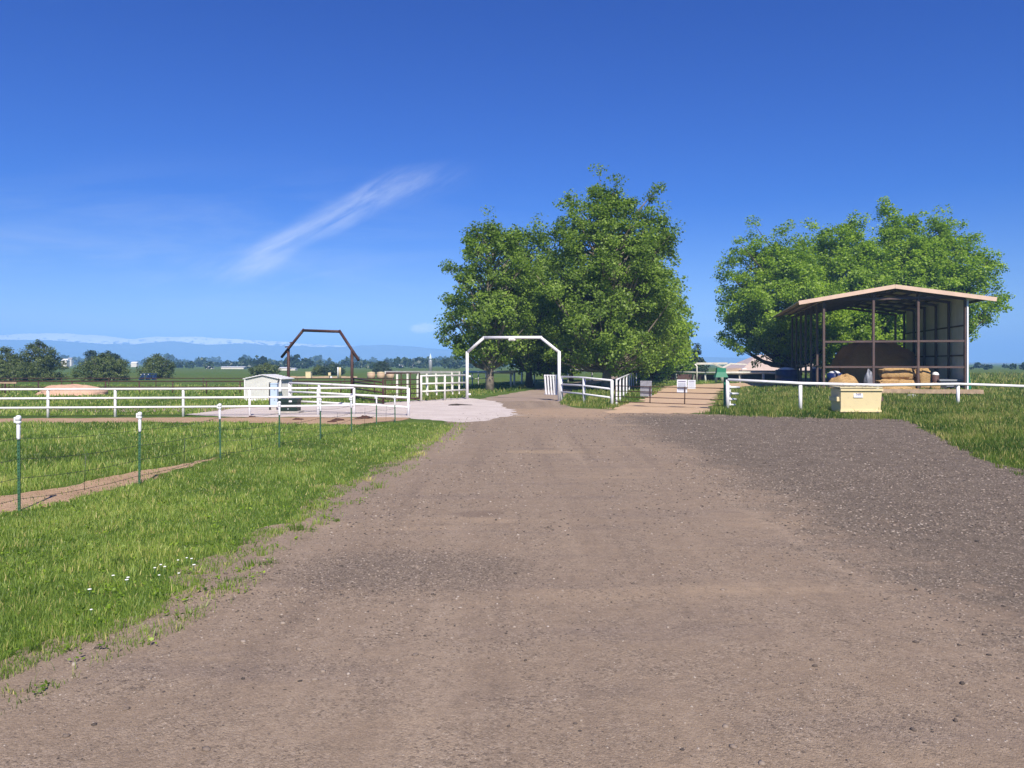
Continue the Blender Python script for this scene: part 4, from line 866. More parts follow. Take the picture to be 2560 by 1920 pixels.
# ------------------------------------------------------------------ trees
def leaf_quads(C, size, r, outward=None, up=0.35):
    n = len(C); nrm = r.normal(size=(n, 3));
    if outward is not None: nrm = nrm * 0.62 + outward
    nrm[:, 2] += up; nrm /= np.linalg.norm(nrm, axis=1, keepdims=True) + 1e-9
    a = np.cross(nrm, r.normal(size=(n, 3))); a /= np.linalg.norm(a, axis=1, keepdims=True) + 1e-9; b = np.cross(nrm, a)
    s = size * r.uniform(0.65, 1.35, (n, 1)); V = np.stack([C - a * s * .55, C - b * s * .42 + a * s * .05, C + a * s * .55, C + b * s * .42 + a * s * .05], 1).reshape(-1, 3)
    return V, np.arange(n * 4).reshape(-1, 4)
def make_tree(name, label, base, H, prof, clear, tr, nclus, per, leaf, seed, mats, group=None, rc=(0.7, 1.3), leaders=(), lean=(0, 0), squash=1.0, nbr=0.5, cat='tree', flat=0.75, multi=1):
    """prof: (height fraction, radius) crown envelope; clusters of leaves on real branches"""
    r = np.random.default_rng(seed); rr = random.Random(seed); base = Vector(base); t = thing(name, label, cat, base, group)
    hs = np.array([p[0] for p in prof]) * H; rs = np.array([p[1] for p in prof])
    zz = np.linspace(hs[0], hs[-1], 200); w_ = np.interp(zz, hs, rs) ** 1.4 + 0.1; cz = r.choice(zz, nclus, p=w_ / w_.sum()) + r.normal(0, .25, nclus)
    ang = r.uniform(0, 2 * np.pi, nclus); R_ = np.interp(cz, hs, rs)
    lump = 1 + 0.13 * np.sin(3 * ang + cz * 0.9 + seed) + 0.11 * np.sin(5 * ang - cz * 1.7 + 2 * seed) + 0.08 * np.sin(2.3 * cz + seed)
    rad = R_ * lump * r.uniform(0, 1, nclus) ** 0.42
    tx = lambda z: lean[0] * (max(0.0, z) / H) ** 1.3 * H; ty = lambda z: lean[1] * (max(0.0, z) / H) ** 1.3 * H
    C = np.stack([np.cos(ang) * rad * squash + np.array([tx(q) for q in cz]), np.sin(ang) * rad + np.array([ty(q) for q in cz]), cz], 1)
    for (lx, ly, lz, n_, sp) in leaders:                                  # upright leading shoots that break the outline
        C = np.concatenate([C, np.array([lx, ly, lz]) + r.normal(size=(n_, 3)) * np.array([sp, sp, sp * 1.7])])
    n = len(C); rcs = r.uniform(rc[0], rc[1], n)
    L_ = r.normal(size=(n, per, 3)); L_ /= np.linalg.norm(L_, axis=2, keepdims=True); L_ *= (r.uniform(0, 1, (n, per, 1)) ** 0.5) * rcs[:, None, None] * np.array([1, 1, flat])
    keep = r.uniform(0.45, 1.0, n); msk = (r.uniform(0, 1, (n, per)) < keep[:, None]).ravel()
    Pt = (C[:, None, :] + L_).reshape(-1, 3)[msk]
    outw = Pt - np.array([tx(H * .5), ty(H * .5), H * 0.45]); outw /= np.linalg.norm(outw, axis=1, keepdims=True) + 1e-9
    ok = Pt[:, 2] > 0.05; Pt = Pt[ok]; outw = outw[ok]
    V, Fq = leaf_quads(Pt, leaf, r, outw * 0.62, 0.5)
    cl = np.repeat(r.uniform(0, 1, n), per)[msk][ok]; tint = np.clip(0.42 * cl + 0.56 * r.beta(2.0, 2.4, len(Pt)) + 0.04, 0, 1)
    cm = np_mesh('crown', V, Fq, False, tint); link('crown', cm, mats[0], t)
    b = MB(); ax = []
    for st in range(multi):
        dx0 = 0 if multi == 1 else rr.uniform(-.5, .5); pts = []; nseg = 9
        for k in range(nseg + 1):
            z = H * 0.93 * k / nseg; s = k / nseg; pts.append(Vector((tx(z) + 0.18 * math.sin(k * 1.7 + seed + st) * s * 2 + dx0 * (1 + s * 3), ty(z) + 0.16 * math.cos(k * 1.3 + seed) * s * 2, z - (0.2 if k == 0 else 0))))
        b.tube([base + p for p in pts], [tr * (1.35 if k == 0 else 1) * (1 - 0.94 * (k / nseg) ** 0.8) + 0.012 for k in range(nseg + 1)], 10); ax.append(pts)
    idx = np.unique(np.concatenate([r.permutation(n)[:int(n * nbr)], np.arange(nclus, n)[::3]]))
    for i in idx:
        c = Vector(C[i]); pts = ax[i % multi]; d = math.hypot(c.x - tx(c.z), c.y - ty(c.z)); z0 = max(clear * 0.8, c.z - d * rr.uniform(0.7, 1.3) - 0.4); z0 = min(z0, H * .88); f = z0 / (H * .93) * (len(pts) - 1); k = min(len(pts) - 2, max(0, int(f)))
        s = pts[k].lerp(pts[k + 1], f - k); m1 = s.lerp(c, 0.45) + Vector((rr.uniform(-.2, .2), rr.uniform(-.2, .2), -0.10 * d)); r0 = min(tr * 0.42, 0.022 * (d + 1.2)) + 0.01
        b.tube([base + s, base + m1, base + c], [r0, r0 * .6, 0.012], 5, False)
    b.build('trunk', mats[1], t); return t

AVE = 'cottonwoods lining the lane'
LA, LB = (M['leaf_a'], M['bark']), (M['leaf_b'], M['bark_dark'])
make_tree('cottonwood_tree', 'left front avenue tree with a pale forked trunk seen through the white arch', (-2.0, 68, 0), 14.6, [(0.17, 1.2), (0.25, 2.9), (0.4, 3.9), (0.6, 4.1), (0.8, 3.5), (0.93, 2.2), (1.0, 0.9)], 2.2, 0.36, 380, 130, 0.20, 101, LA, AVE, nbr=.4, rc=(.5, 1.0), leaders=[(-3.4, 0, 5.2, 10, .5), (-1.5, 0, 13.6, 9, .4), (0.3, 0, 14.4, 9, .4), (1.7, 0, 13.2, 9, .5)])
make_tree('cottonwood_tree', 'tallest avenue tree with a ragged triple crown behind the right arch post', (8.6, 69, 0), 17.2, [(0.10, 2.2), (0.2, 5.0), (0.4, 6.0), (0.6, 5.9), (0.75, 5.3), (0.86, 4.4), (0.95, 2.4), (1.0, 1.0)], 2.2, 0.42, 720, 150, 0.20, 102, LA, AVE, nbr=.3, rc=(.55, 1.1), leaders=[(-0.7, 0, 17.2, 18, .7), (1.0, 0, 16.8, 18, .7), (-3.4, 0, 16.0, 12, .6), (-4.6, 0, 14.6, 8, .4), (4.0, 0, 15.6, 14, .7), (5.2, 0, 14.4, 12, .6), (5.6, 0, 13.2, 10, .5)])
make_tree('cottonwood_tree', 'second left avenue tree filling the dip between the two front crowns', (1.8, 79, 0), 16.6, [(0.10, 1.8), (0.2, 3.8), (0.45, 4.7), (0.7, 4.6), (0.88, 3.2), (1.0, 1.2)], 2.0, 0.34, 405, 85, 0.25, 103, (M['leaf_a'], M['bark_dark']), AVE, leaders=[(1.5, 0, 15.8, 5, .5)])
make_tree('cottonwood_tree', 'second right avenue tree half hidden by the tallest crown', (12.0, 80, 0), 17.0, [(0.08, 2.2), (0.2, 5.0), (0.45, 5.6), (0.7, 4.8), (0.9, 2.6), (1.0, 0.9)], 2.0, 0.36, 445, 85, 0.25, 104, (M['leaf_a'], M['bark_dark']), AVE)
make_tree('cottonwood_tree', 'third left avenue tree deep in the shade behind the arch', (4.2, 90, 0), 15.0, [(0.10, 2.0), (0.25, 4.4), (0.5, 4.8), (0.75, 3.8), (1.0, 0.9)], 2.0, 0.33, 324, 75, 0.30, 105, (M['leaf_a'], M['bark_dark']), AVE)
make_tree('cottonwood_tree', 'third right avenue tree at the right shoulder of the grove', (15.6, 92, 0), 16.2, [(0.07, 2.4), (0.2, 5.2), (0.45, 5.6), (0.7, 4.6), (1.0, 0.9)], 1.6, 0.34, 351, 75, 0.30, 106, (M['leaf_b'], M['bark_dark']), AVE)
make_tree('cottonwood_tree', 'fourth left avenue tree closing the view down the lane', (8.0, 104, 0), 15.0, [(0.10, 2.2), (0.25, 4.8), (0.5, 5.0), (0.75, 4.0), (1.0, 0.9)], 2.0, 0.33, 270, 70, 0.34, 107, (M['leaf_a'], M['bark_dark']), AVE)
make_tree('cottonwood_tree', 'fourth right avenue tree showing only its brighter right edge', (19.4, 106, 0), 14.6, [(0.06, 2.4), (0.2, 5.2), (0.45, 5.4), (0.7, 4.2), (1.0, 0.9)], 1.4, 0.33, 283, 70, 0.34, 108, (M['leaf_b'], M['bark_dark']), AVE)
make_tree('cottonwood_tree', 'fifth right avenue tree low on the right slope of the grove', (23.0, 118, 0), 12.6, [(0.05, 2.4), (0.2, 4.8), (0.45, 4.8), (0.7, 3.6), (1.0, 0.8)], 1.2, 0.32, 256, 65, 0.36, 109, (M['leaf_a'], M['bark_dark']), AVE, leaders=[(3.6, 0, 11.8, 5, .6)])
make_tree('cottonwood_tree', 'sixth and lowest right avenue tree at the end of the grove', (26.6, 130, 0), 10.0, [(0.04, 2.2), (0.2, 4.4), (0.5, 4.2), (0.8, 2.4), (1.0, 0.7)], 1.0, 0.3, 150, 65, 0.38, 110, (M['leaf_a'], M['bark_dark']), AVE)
SHD = 'spreading trees behind the hay shed'
wide = [(0.08, 3.0), (0.2, 5.6), (0.45, 6.8), (0.7, 6.2), (0.88, 4.2), (1.0, 1.7)]
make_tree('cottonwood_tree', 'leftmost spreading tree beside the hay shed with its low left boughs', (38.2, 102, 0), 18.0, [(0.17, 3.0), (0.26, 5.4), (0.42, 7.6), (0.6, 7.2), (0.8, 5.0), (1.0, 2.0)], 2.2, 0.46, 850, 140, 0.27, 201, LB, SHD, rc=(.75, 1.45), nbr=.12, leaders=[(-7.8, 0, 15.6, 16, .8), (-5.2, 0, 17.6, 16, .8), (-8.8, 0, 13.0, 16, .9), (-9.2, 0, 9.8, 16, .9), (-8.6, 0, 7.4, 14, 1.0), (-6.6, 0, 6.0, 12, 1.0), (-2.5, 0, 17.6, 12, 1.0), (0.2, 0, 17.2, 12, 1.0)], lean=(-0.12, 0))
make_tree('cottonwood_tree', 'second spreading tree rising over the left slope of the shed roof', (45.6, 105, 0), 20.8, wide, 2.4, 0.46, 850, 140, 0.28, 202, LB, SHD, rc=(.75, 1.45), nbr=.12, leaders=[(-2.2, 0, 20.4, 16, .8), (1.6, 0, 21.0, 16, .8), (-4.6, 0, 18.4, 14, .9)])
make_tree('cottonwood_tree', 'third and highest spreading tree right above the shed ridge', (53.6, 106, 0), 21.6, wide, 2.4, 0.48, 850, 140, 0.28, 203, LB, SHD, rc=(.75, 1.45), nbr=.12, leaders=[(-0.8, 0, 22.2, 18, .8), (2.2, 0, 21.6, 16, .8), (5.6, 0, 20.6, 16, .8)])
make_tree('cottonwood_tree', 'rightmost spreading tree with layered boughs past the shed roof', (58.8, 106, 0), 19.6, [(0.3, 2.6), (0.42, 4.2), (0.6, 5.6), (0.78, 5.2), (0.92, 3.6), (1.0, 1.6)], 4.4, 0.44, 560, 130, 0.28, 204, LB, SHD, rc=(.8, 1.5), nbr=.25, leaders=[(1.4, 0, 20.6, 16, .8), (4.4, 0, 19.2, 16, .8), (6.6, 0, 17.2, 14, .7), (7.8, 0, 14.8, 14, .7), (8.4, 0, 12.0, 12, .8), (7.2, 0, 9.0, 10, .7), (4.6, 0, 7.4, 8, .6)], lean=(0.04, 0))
make_tree('young_tree', 'low dark conifer-like tree behind the canopy frame', (36.5, 150, 0), 6.6, [(0.02, 2.2), (0.3, 2.0), (0.6, 1.0), (1.0, 0.2)], 0.6, 0.15, 90, 60, 0.3, 301, (M['leaf_d'], M['bark_dark']), None, (.4, .8))
make_tree('young_tree', 'rounded dark tree left of the conifer-like tree beyond the arena', (32.5, 152, 0), 4.8, [(0.02, 2.4), (0.3, 2.8), (0.7, 1.8), (1.0, 0.5)], 0.6, 0.15, 90, 60, 0.3, 302, (M['leaf_d'], M['bark_dark']), None, (.5, .9))
def bush(label, px, base_y, top_y, wpx, seed, mat='leaf_c', leaf=0.17, n=210):
    p = G(px, base_y); k = p.y / F; H = (base_y - top_y) * k; R = wpx * k / 2
    return make_tree('bush', label, p, H, [(0.0, R * .86), (0.25, R), (0.55, R * .88), (0.8, R * .58), (0.95, R * .25), (1.0, R * .1)], 0.2, 0.12, n, 75, leaf, seed, (M[mat], M['bark_dark']), 'rounded bushes out in the field', rc=(.35, .75), nbr=.3, cat='bush', multi=3)
bush('biggest dark round bush on the left with a hump-backed outline', 95, 951, 856, 122, 401, n=340)
bush('dark bush at the left edge lower than its hump-backed neighbour', 8, 952, 868, 90, 402, n=240)
bush('low green bush joining the feet of the two left bushes', 40, 953, 905, 120, 403, n=200)
bush('wide low dark bush near the middle of the left field', 262, 951, 886, 126, 404, n=300)
bush('round bush right behind the blue bleacher', 393, 946, 888, 84, 405, n=240)
bush('dark bush just above the roof of the small metal shed', 664, 941, 909, 74, 406, n=170)
bush('dark leafy bush seen inside the rusty arch', 830, 938, 908, 62, 407, 'leaf_d', n=150)
bush('small green bush left of the dark one inside the rusty arch', 796, 938, 917, 36, 408, n=110)
bush('rounded dark bush above the tan tanks', 955, 934, 902, 48, 409, 'leaf_d', n=150)
make_tree('field_tree', 'small dark tree on a pale bare trunk behind the wide low bush', AX(228, 185), 5.6, [(0.25, 1.0), (0.5, 1.7), (0.8, 1.5), (1.0, 0.6)], 1.6, 0.16, 70, 60, 0.28, 320, (M['leaf_d'], M['bark']), None, (.5, .9))
make_tree('field_tree', 'flat-topped dark tree rising behind the wide low bush', AX(275, 190), 5.4, [(0.15, 2.2), (0.4, 3.0), (0.8, 2.2), (1.0, 0.8)], 1.0, 0.16, 100, 60, 0.3, 321, (M['leaf_d'], M['bark_dark']), None, (.5, .9))

def woods(name, n, seed, ylo, yhi, xr, hr, leaf):
    r = np.random.default_rng(seed); Y = r.uniform(ylo, yhi, n); px = r.uniform(xr[0], xr[1], n); X = (px - CX) / F * Y; H = r.uniform(hr[0], hr[1], n) * r.choice([.7, 1, 1.25], n); R = H * r.uniform(.45, .9, n); per = 50
    d = r.normal(size=(n, per, 3)); d /= np.linalg.norm(d, axis=2, keepdims=True); d *= r.uniform(.4, 1, (n, per, 1)) ** .5
    Pt = np.stack([X[:, None] + d[..., 0] * R[:, None], Y[:, None] + d[..., 1] * R[:, None], np.maximum(0.2, H[:, None] * (.52 + .5 * d[..., 2]))], 2).reshape(-1, 3)
    sz = np.repeat(H * leaf, per)[:, None]; V, Fq = leaf_quads(Pt, 1.0, r, None); V = (V.reshape(-1, 4, 3) - Pt[:, None, :]) * sz[:, None, :] + Pt[:, None, :]
    tint = np.clip(.6 * np.repeat(r.uniform(0, 1, n), per) + .4 * r.uniform(0, 1, n * per), 0, 1)
    return tag(link(name, np_mesh(name, V.reshape(-1, 3), Fq, False, tint), M['leaf_d']), kind='stuff')
tag(woods('distant_woods', 300, 51, 330, 900, (440, 1260), (1.8, 4.8), .42), 'dark belt of far-off woods along the plain', 'woods')
tag(woods('distant_woods', 170, 52, 900, 2100, (-200, 1400), (7, 12), .42), 'thin line of hazy woods under the mountains', 'woods')
tag(woods('distant_hedges', 40, 53, 280, 420, (2400, 2800), (0.8, 2.6), .5), 'low far-off scrub on the right skyline', 'scrub')

# ------------------------------------------------------------------ grass, stones and litter
def blades(name, label, polys, excl, bands, hgt, wid, mat, seed, patch=0.5, dry=0.08, lean=0.55, thin=None):
    r = np.random.default_rng(seed); Ps = []
    for (y0, y1, x0, x1, dens, hs, ws) in bands:
        n = int((y1 - y0) * (x1 - x0) * dens); p = np.stack([r.uniform(x0, x1, n), r.uniform(y0, y1, n)], 1); m = np.zeros(n, bool)
        for q in polys: m |= inside(q, p)
        for (q, keep) in excl: m &= ~(inside(q, p) & (r.uniform(0, 1, n) > keep * np.where(vnoise(p[:, 0] * 2.6, p[:, 1] * 2.6, 99) > .25, 3.2, .25)))
        vis = np.abs(p[:, 0]) < p[:, 1] * 0.78 + 2.5
        p = p[m & vis]; Ps.append(np.concatenate([p, np.full((len(p), 1), hs), np.full((len(p), 1), ws)], 1))
    P_ = np.concatenate(Ps); n = len(P_); x, y = P_[:, 0], P_[:, 1]
    if thin is not None:
        ex = np.interp(y, [q[1] for q in thin], [q[0] for q in thin]); d = ex - x + .22 * vnoise(x * 2.2, y * 2.2, 31) + .12 * vnoise(x * 6, y * 6, 32); keepm = r.uniform(0, 1, n) < np.clip(.3 + (d + .15) / .22, .05, 1)
        keepm |= x > ex; P_ = P_[keepm]; n = len(P_); x, y = P_[:, 0], P_[:, 1]
    pn = vnoise(x * .8, y * .8, seed); pf = vnoise(x * 3.1, y * 3.1, seed + 1)
    h = hgt * P_[:, 2] * r.uniform(.45, 1.25, n) * (1 + .30 * pn + .38 * pf); h = np.maximum(h, hgt * .2); w_ = wid * P_[:, 3] * r.uniform(.6, 1.3, n)
    a = r.uniform(0, 2 * np.pi, n); dx, dy = np.cos(a), np.sin(a); la = r.uniform(0, 2 * np.pi, n); ll = lean * h * r.uniform(.15, 1.2, n); lx, ly = np.cos(la) * ll, np.sin(la) * ll
    z0 = np.full(n, -.005); B = np.stack([x, y, z0], 1)
    s = np.stack([dx * w_ / 2, dy * w_ / 2, np.zeros(n)], 1); mid = B + np.stack([lx * .35, ly * .35, h * .6], 1); tip = B + np.stack([lx, ly, h], 1)
    V = np.stack([B - s, B + s, mid - s * .75, mid + s * .75, tip], 1).reshape(-1, 3); k = np.arange(n)[:, None] * 5
    Fq = np.concatenate([k + np.array([0, 1, 3]), k + np.array([0, 3, 2]), k + np.array([2, 3, 4])], 1).reshape(-1, 3)
    pl = vnoise(x * .33, y * .33, seed + 7); tint = np.clip(.44 + .16 * pn * patch * 2 + .10 * pf + .16 * pl + r.normal(0, .15, n), 0, .92); dr = r.uniform(0, 1, n) < dry; tint[dr] = r.uniform(.9, 1, dr.sum())
    o = link(name, np_mesh(name, V, Fq, False, np.repeat(tint, 3)), mat); return tag(o, label, 'grass', kind='stuff')

verge = [(-6.4, 3.2), (-4.2, 3.2)] + [(x + .55, y) for x, y in dl] + gp([(1100, 1051), (1023, 1054), (900, 1062), (760, 1062), (551, 1148), (440, 1177), (340, 1211), (250, 1234), (100, 1266), (-250, 1332)]) + [(-9, 8.5)]
blades('verge_grass', 'mown green grass on the verge between wire fence and drive', [verge], [(drive_poly, .10)],
       [(3.2, 8, -8.5, 0, 2600, 1.0, 1.0), (8, 13, -9.5, 0, 1350, 1.0, 1.35), (13, 20, -9, 0, 700, 1.0, 2.0), (20, 31.5, -10, 0, 330, 1.05, 3.2)], .080, .0075, M['blade'], 61, .6, .10, thin=sorted([(-4.2, 3.0)] + dl, key=lambda q: q[1]))
def clumps(nm, label, poly, n, yr, xr, hgt, wid, seed, mat):
    """separate tussocks of longer grass"""
    r = np.random.default_rng(seed); c = np.stack([r.uniform(xr[0], xr[1], n * 8), r.uniform(yr[0], yr[1], n * 8)], 1); c = c[inside(poly, c) & (np.abs(c[:, 0]) < c[:, 1] * .75 + 1)][:n]
    per = 34; rad = r.uniform(.05, .15, (len(c), 1)); B = (c[:, None, :] + r.normal(size=(len(c), per, 2)) * rad[:, None, :] * .6).reshape(-1, 2); cc = np.repeat(c, per, 0); m = len(B)
    h = hgt * np.repeat(r.uniform(.55, 1.3, len(c)), per) * r.uniform(.4, 1.1, m); o = (B - cc) / .1; w_ = wid * (1 + .05 * B[:, 1]) * r.uniform(.7, 1.3, m); a = r.uniform(0, 6.28, m)
    s = np.stack([np.cos(a) * w_ / 2, np.sin(a) * w_ / 2, np.zeros(m)], 1); b3 = np.concatenate([B, np.zeros((m, 1))], 1); ln = np.concatenate([o * h[:, None] * .45 + r.normal(size=(m, 2)) * h[:, None] * .15, h[:, None]], 1)
    md = b3 + ln * np.array([.4, .4, .62]); V = np.stack([b3 - s, b3 + s, md - s * .8, md + s * .8, b3 + ln], 1).reshape(-1, 3); k = np.arange(m)[:, None] * 5
    Fq = np.concatenate([k + np.array([0, 1, 3]), k + np.array([0, 3, 2]), k + np.array([2, 3, 4])], 1).reshape(-1, 3)
    tint = np.clip(np.repeat(r.choice([.12, .25, .5, .7, .95], len(c)), per) + r.normal(0, .08, m), 0, 1)
    return tag(link(nm, np_mesh(nm, V, Fq, False, np.repeat(tint, 3)), mat), label, 'grass', kind='stuff')
def rosettes(nm, label, poly, n, yr, xr, seed, mat):
    r = np.random.default_rng(seed); c = np.stack([r.uniform(xr[0], xr[1], n * 14), r.uniform(yr[0], yr[1], n * 14)], 1); c = c[inside(poly, c) ][:n]; per = 9
    P3 = np.concatenate([(c[:, None, :] + r.normal(size=(len(c), per, 2)) * .045).reshape(-1, 2), r.uniform(.02, .06, (len(c) * per, 1))], 1)
    V, Fq = leaf_quads(P3, .034, r, None, 1.6); tint = np.clip(np.repeat(r.uniform(.0, .75, len(c)), per) + r.normal(0, .1, len(P3)), 0, 1)
    return tag(link(nm, np_mesh(nm, V, Fq, False, tint), mat), label, 'weeds', kind='stuff')
clumps('grass_tussocks', 'longer tussocks standing out of the mown verge', verge, 170, (3.6, 22), (-9, 0), .10, .007, 81, M['blade'])
rosettes('clover_leaves', 'patches of broad-leaved clover and weeds in the verge', verge, 420, (3.6, 14), (-9, 0), 82, M['leaf_b'])
padd = gp([(-500, 1058), (0, 1059), (600, 1058), (760, 1064), (551, 1143), (420, 1166), (300, 1187), (130, 1222), (0, 1241), (-300, 1275)])
blades('paddock_grass', 'bright pasture grass between the wire fence and the white fence', [padd], [(post_dirt, .06)],
       [(11, 17, -16, -3, 620, 1.0, 1.7), (17, 25, -22, -3, 300, 1.05, 2.6), (25, 34, -30, -3, 150, 1.1, 4.0)], .13, .008, M['blade'], 62, .8, .10)
blades('dirt_weeds', 'sparse weeds on the bare dirt under the wire fence', [post_dirt], [], [(9, 20, -13, -4, 60, .6, 1.6)], .12, .009, M['blade'], 63)
far_l = gp([(-700, 1046), (475, 1036), (600, 1020), (960, 1006), (1165, 993), (1230, 985), (1230, 962), (-1200, 962)])
blades('field_grass', 'pasture grass beyond the white fence on the left', [far_l], [], [(36, 50, -44, 0, 46, 1.0, 6.0), (50, 86, -70, 2, 16, 1.1, 10.0)], .15, .009, M['blade'], 64, .8, .08)
rough = gp([(1775, 1034), (1790, 1010), (1800, 985), (1850, 972), (2000, 968), (3400, 968), (3400, 1300), (2560, 1196), (2499, 1174), (2437, 1147), (2355, 1104), (2272, 1057), (2200, 1050), (2000, 1047), (1850, 1042), (1700, 1037)])
blades('rough_grass', 'tall rough grass around the dumpster and hay shed', [rough], [(drive_poly, .26), ([(AX(2140, 38.2).x + a_, b_) for a_, b_ in ((-1.3, 35.6), (1.2, 35.6), (1.2, 39), (-1.3, 39))], .06)], [(16, 26, 9, 26, 380, .55, 1.6), (26, 36, 9, 36, 260, .7, 2.2), (36, 48, 9, 46, 150, 1.0, 3.0), (48, 62, 14, 60, 70, 1.0, 4.4), (62, 80, 18, 76, 22, 1.0, 7)], .27, .010, M['blade_r'], 65, .9, .13, .5)
blades('far_rough_grass', 'tall grass of the open field right of the hay shed', [[(44, 70), (140, 70), (190, 160), (60, 160)]], [], [(70, 160, 44, 160, 6, 1.1, 12)], .5, .012, M['blade_r'], 69, .9, .15)
mid = gp([(1400, 1012), (1530, 1024), (1575, 1008), (1640, 986), (1660, 962), (1640, 948), (1560, 950), (1480, 966), (1420, 985)]) ; mid2 = gp([(1060, 1003), (1165, 992), (1230, 982), (1290, 978), (1330, 964), (1230, 958), (1060, 985)])
blades('lane_grass', 'grass growing beside the lane and under the avenue trees', [mid, mid2], [], [(40, 60, -8, 16, 70, 1.0, 4.2), (60, 100, -8, 30, 20, 1.0, 8)], .22, .010, M['blade_r'], 66, .7, .08)
arena = gp([(1655, 964), (1740, 959), (1960, 953), (1960, 945), (1660, 942)])
blades('arena_grass', 'short green grass in front of the arena rail', [arena], [], [(80, 130, 14, 60, 9, 1.0, 10)], .2, .010, M['blade'], 67)

ICO = None
def stones(name, label, pts, sizes, seed, mat):
    r = np.random.default_rng(seed); g = (1 + 5 ** .5) / 2
    iv = np.array([(-1, g, 0), (1, g, 0), (-1, -g, 0), (1, -g, 0), (0, -1, g), (0, 1, g), (0, -1, -g), (0, 1, -g), (g, 0, -1), (g, 0, 1), (-g, 0, -1), (-g, 0, 1)]) / 1.9
    fv = np.array([(0, 11, 5), (0, 5, 1), (0, 1, 7), (0, 7, 10), (0, 10, 11), (1, 5, 9), (5, 11, 4), (11, 10, 2), (10, 7, 6), (7, 1, 8), (3, 9, 4), (3, 4, 2), (3, 2, 6), (3, 6, 8), (3, 8, 9), (4, 9, 5), (2, 4, 11), (6, 2, 10), (8, 6, 7), (9, 8, 1)])
    n = len(pts); a = r.uniform(0, 2 * np.pi, n); ca, sa = np.cos(a), np.sin(a); sc = sizes[:, None] * r.uniform(.6, 1.25, (n, 3)) * np.array([1, .85, .55])
    v = iv[None] * sc[:, None, :] * r.uniform(.75, 1.2, (n, 12, 1)) * .5
    x = v[..., 0] * ca[:, None] - v[..., 1] * sa[:, None]; y = v[..., 0] * sa[:, None] + v[..., 1] * ca[:, None]
    V = np.stack([x + pts[:, :1], y + pts[:, 1:2], v[..., 2] + sizes[:, None] * .12], 2).reshape(-1, 3); Fq = (np.arange(n)[:, None, None] * 12 + fv[None]).reshape(-1, 3)
    tint = np.repeat(r.uniform(0, 1, n), 20); return tag(link(name, np_mesh(name, V, Fq, False, tint), mat), label, 'gravel', kind='stuff')
def stone_mat():
    m, t, bs = new_mat('loose_stone'); at = t.add('ShaderNodeAttribute', attribute_name='tint')
    t.put(bs.inputs['Base Color'], t.ramp(at.outputs['Fac'], [(0, (.050, .040, .034)), (.35, (.12, .092, .073)), (.65, (.22, .172, .135)), (.88, (.29, .235, .19)), (1.0, (.38, .325, .275))])); bs.inputs['Roughness'].default_value = .9; return m
M['stone'] = stone_mat()
def stone_field(seed):
    r = np.random.default_rng(seed); out = []; sz = []
    for (y0, y1, dens, smin, smax) in ((3.5, 7, 1300, .008, .026), (7, 11, 700, .011, .034), (11, 18, 240, .020, .055), (18, 30, 50, .030, .07), (30, 38, 16, .045, .09), (4, 13, 16, .03, .065)):
        x0, x1 = -y1 * .72 - 1, y1 * .72 + 1; n = int((y1 - y0) * (x1 - x0) * dens); p = np.stack([r.uniform(x0, x1, n), r.uniform(y0, y1, n)], 1)
        k = inside(drive_poly, p); pn = vnoise(p[:, 0] * 1.2, p[:, 1] * 1.2, 5)
        edge = np.exp(-((p[:, 0] + 1.4) ** 2 / 2.2 + (p[:, 1] - 9.0) ** 2 / 3.0)); edge2 = np.clip(1 - np.abs(p[:, 0] - (-4.0 + (p[:, 1] - 4.5) * .27)) / 1.3, 0, 1)
        d = .24 + .22 * pn + 1.1 / (1 + np.exp(-(p[:, 0] - 4.3 + pn * .5) * 2.2)) + .8 * edge + .5 * edge2
        k &= r.uniform(0, 1, n) < d; p = p[k]; out.append(p); sz.append(smin + (smax - smin) * r.uniform(0, 1, len(p)) ** 2.6)
    return np.concatenate(out), np.concatenate(sz)
sp_, ss_ = stone_field(71)
stones('loose_gravel', 'loose stones scattered over the gravel drive and lot', sp_, ss_, 72, M['stone'])

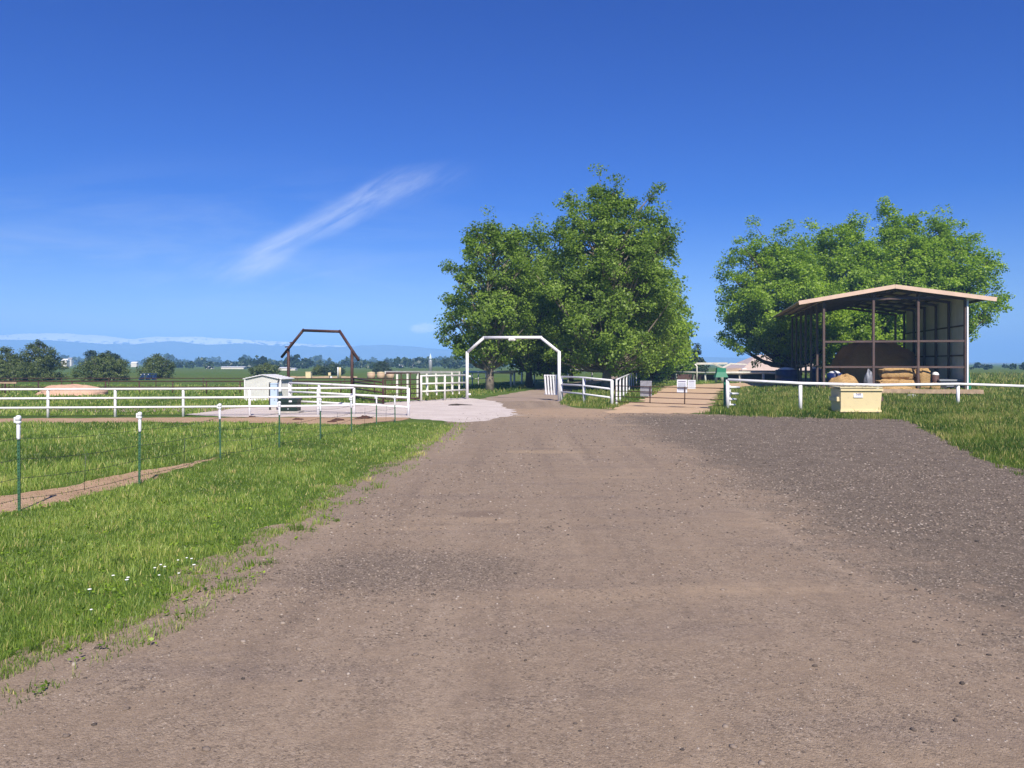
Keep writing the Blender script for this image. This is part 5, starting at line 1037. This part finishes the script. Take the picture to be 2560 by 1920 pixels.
# white blossoms in the verge
fl = [(387, 1441), (402, 1433), (445, 1421), (467, 1415), (479, 1417), (485, 1433), (398, 1460), (447, 1455), (320, 1466), (317, 1472), (283, 1461), (412, 1438), (224, 1497), (228, 1550)]
first = None
for x, y in fl:
    p = G(x, y)
    if first is None:
        first = thing('white_blossom', 'small white blossom on a short stem in the verge grass', 'flower', p, 'white blossoms in the verge')
        MB().tube([p, p + Z * .10], .002, 5).build('stem', M['tpost'], first); b_ = MB()
        for k in range(6):
            a_ = k * math.pi / 3; b_.lump(p + Vector((.009 * math.cos(a_), .009 * math.sin(a_), .102)), (.016, .014, .010), .1, 8, 5, seed=k)
        b_.build('petals', M['petal'], first)
    else:
        c = first.copy(); COL.objects.link(c); c.location = p; s = random.uniform(.8, 1.3); c.scale = (s, s, 1)
        for ch in first.children: d = ch.copy(); COL.objects.link(d); d.parent = c
# clods of dark soil on the dirt strip, and a fallen branch on the apron
for (x, y, s, lab) in ((843, 1052, .42, 'smaller clod of dark red soil on the dirt strip'), (909, 1047, .55, 'bigger clod of dark red soil beside the apron fence'), (744, 1050, .35, 'flat scatter of dark soil below the transformer'), (628, 1043, .25, 'little dark clod by a white fence post'), (828, 1056, .3, 'low dark clod left of the smaller red clod')):
    p = G(x, y); tag(MB().lump(p, (s * 1.2, s * .8, s * .22), .3, 16, 6, seed=int(x), half=True).lump(p + Vector((s * .4, .15, 0)), (s * .6, s * .5, s * .14), .3, 12, 5, seed=int(y), half=True).build('soil_clod', M['clod'], loc=p), lab, 'soil clod', 'clods on the dirt strip')
p = G(1140, 1014); b_ = MB(); b_.tube([p + Vector((-.35, 0, .03)), p + Vector((0, .1, .07)), p + Vector((.5, .05, .05)), p + Vector((.95, .2, .03))], [.05, .045, .03, .012], 6).tube([p + Vector((.0, .1, .07)), p + Vector((.3, -.25, .06))], [.03, .01], 5).lump(p + Vector((-.1, .05, .02)), (.7, .3, .12), .3, seed=3)
tag(b_.build('fallen_branch', M['twig'], loc=p), 'dark fallen branch lying on the pale stone apron', 'branch')

# ------------------------------------------------------------------ haze: even, pale air round the whole scene, below the open sky
def haze():
    m = bpy.data.materials.new('haze_air'); m.use_nodes = True; t = NT(m.node_tree); t.n.clear(); o = t.add('ShaderNodeOutputMaterial'); v = t.add('ShaderNodeVolumePrincipled')
    v.inputs['Color'].default_value = (0.28, 0.55, 1.0, 1); v.inputs['Density'].default_value = 0.0004; v.inputs['Anisotropy'].default_value = -0.3
    t.l.new(v.outputs[0], o.inputs['Volume'])
    MB().box((0, 7000, 130), (32000, 20000, 262)).build('haze', m); h = bpy.data.objects['haze']; h['kind'] = 'stuff'; h.display_type = 'WIRE'
haze()
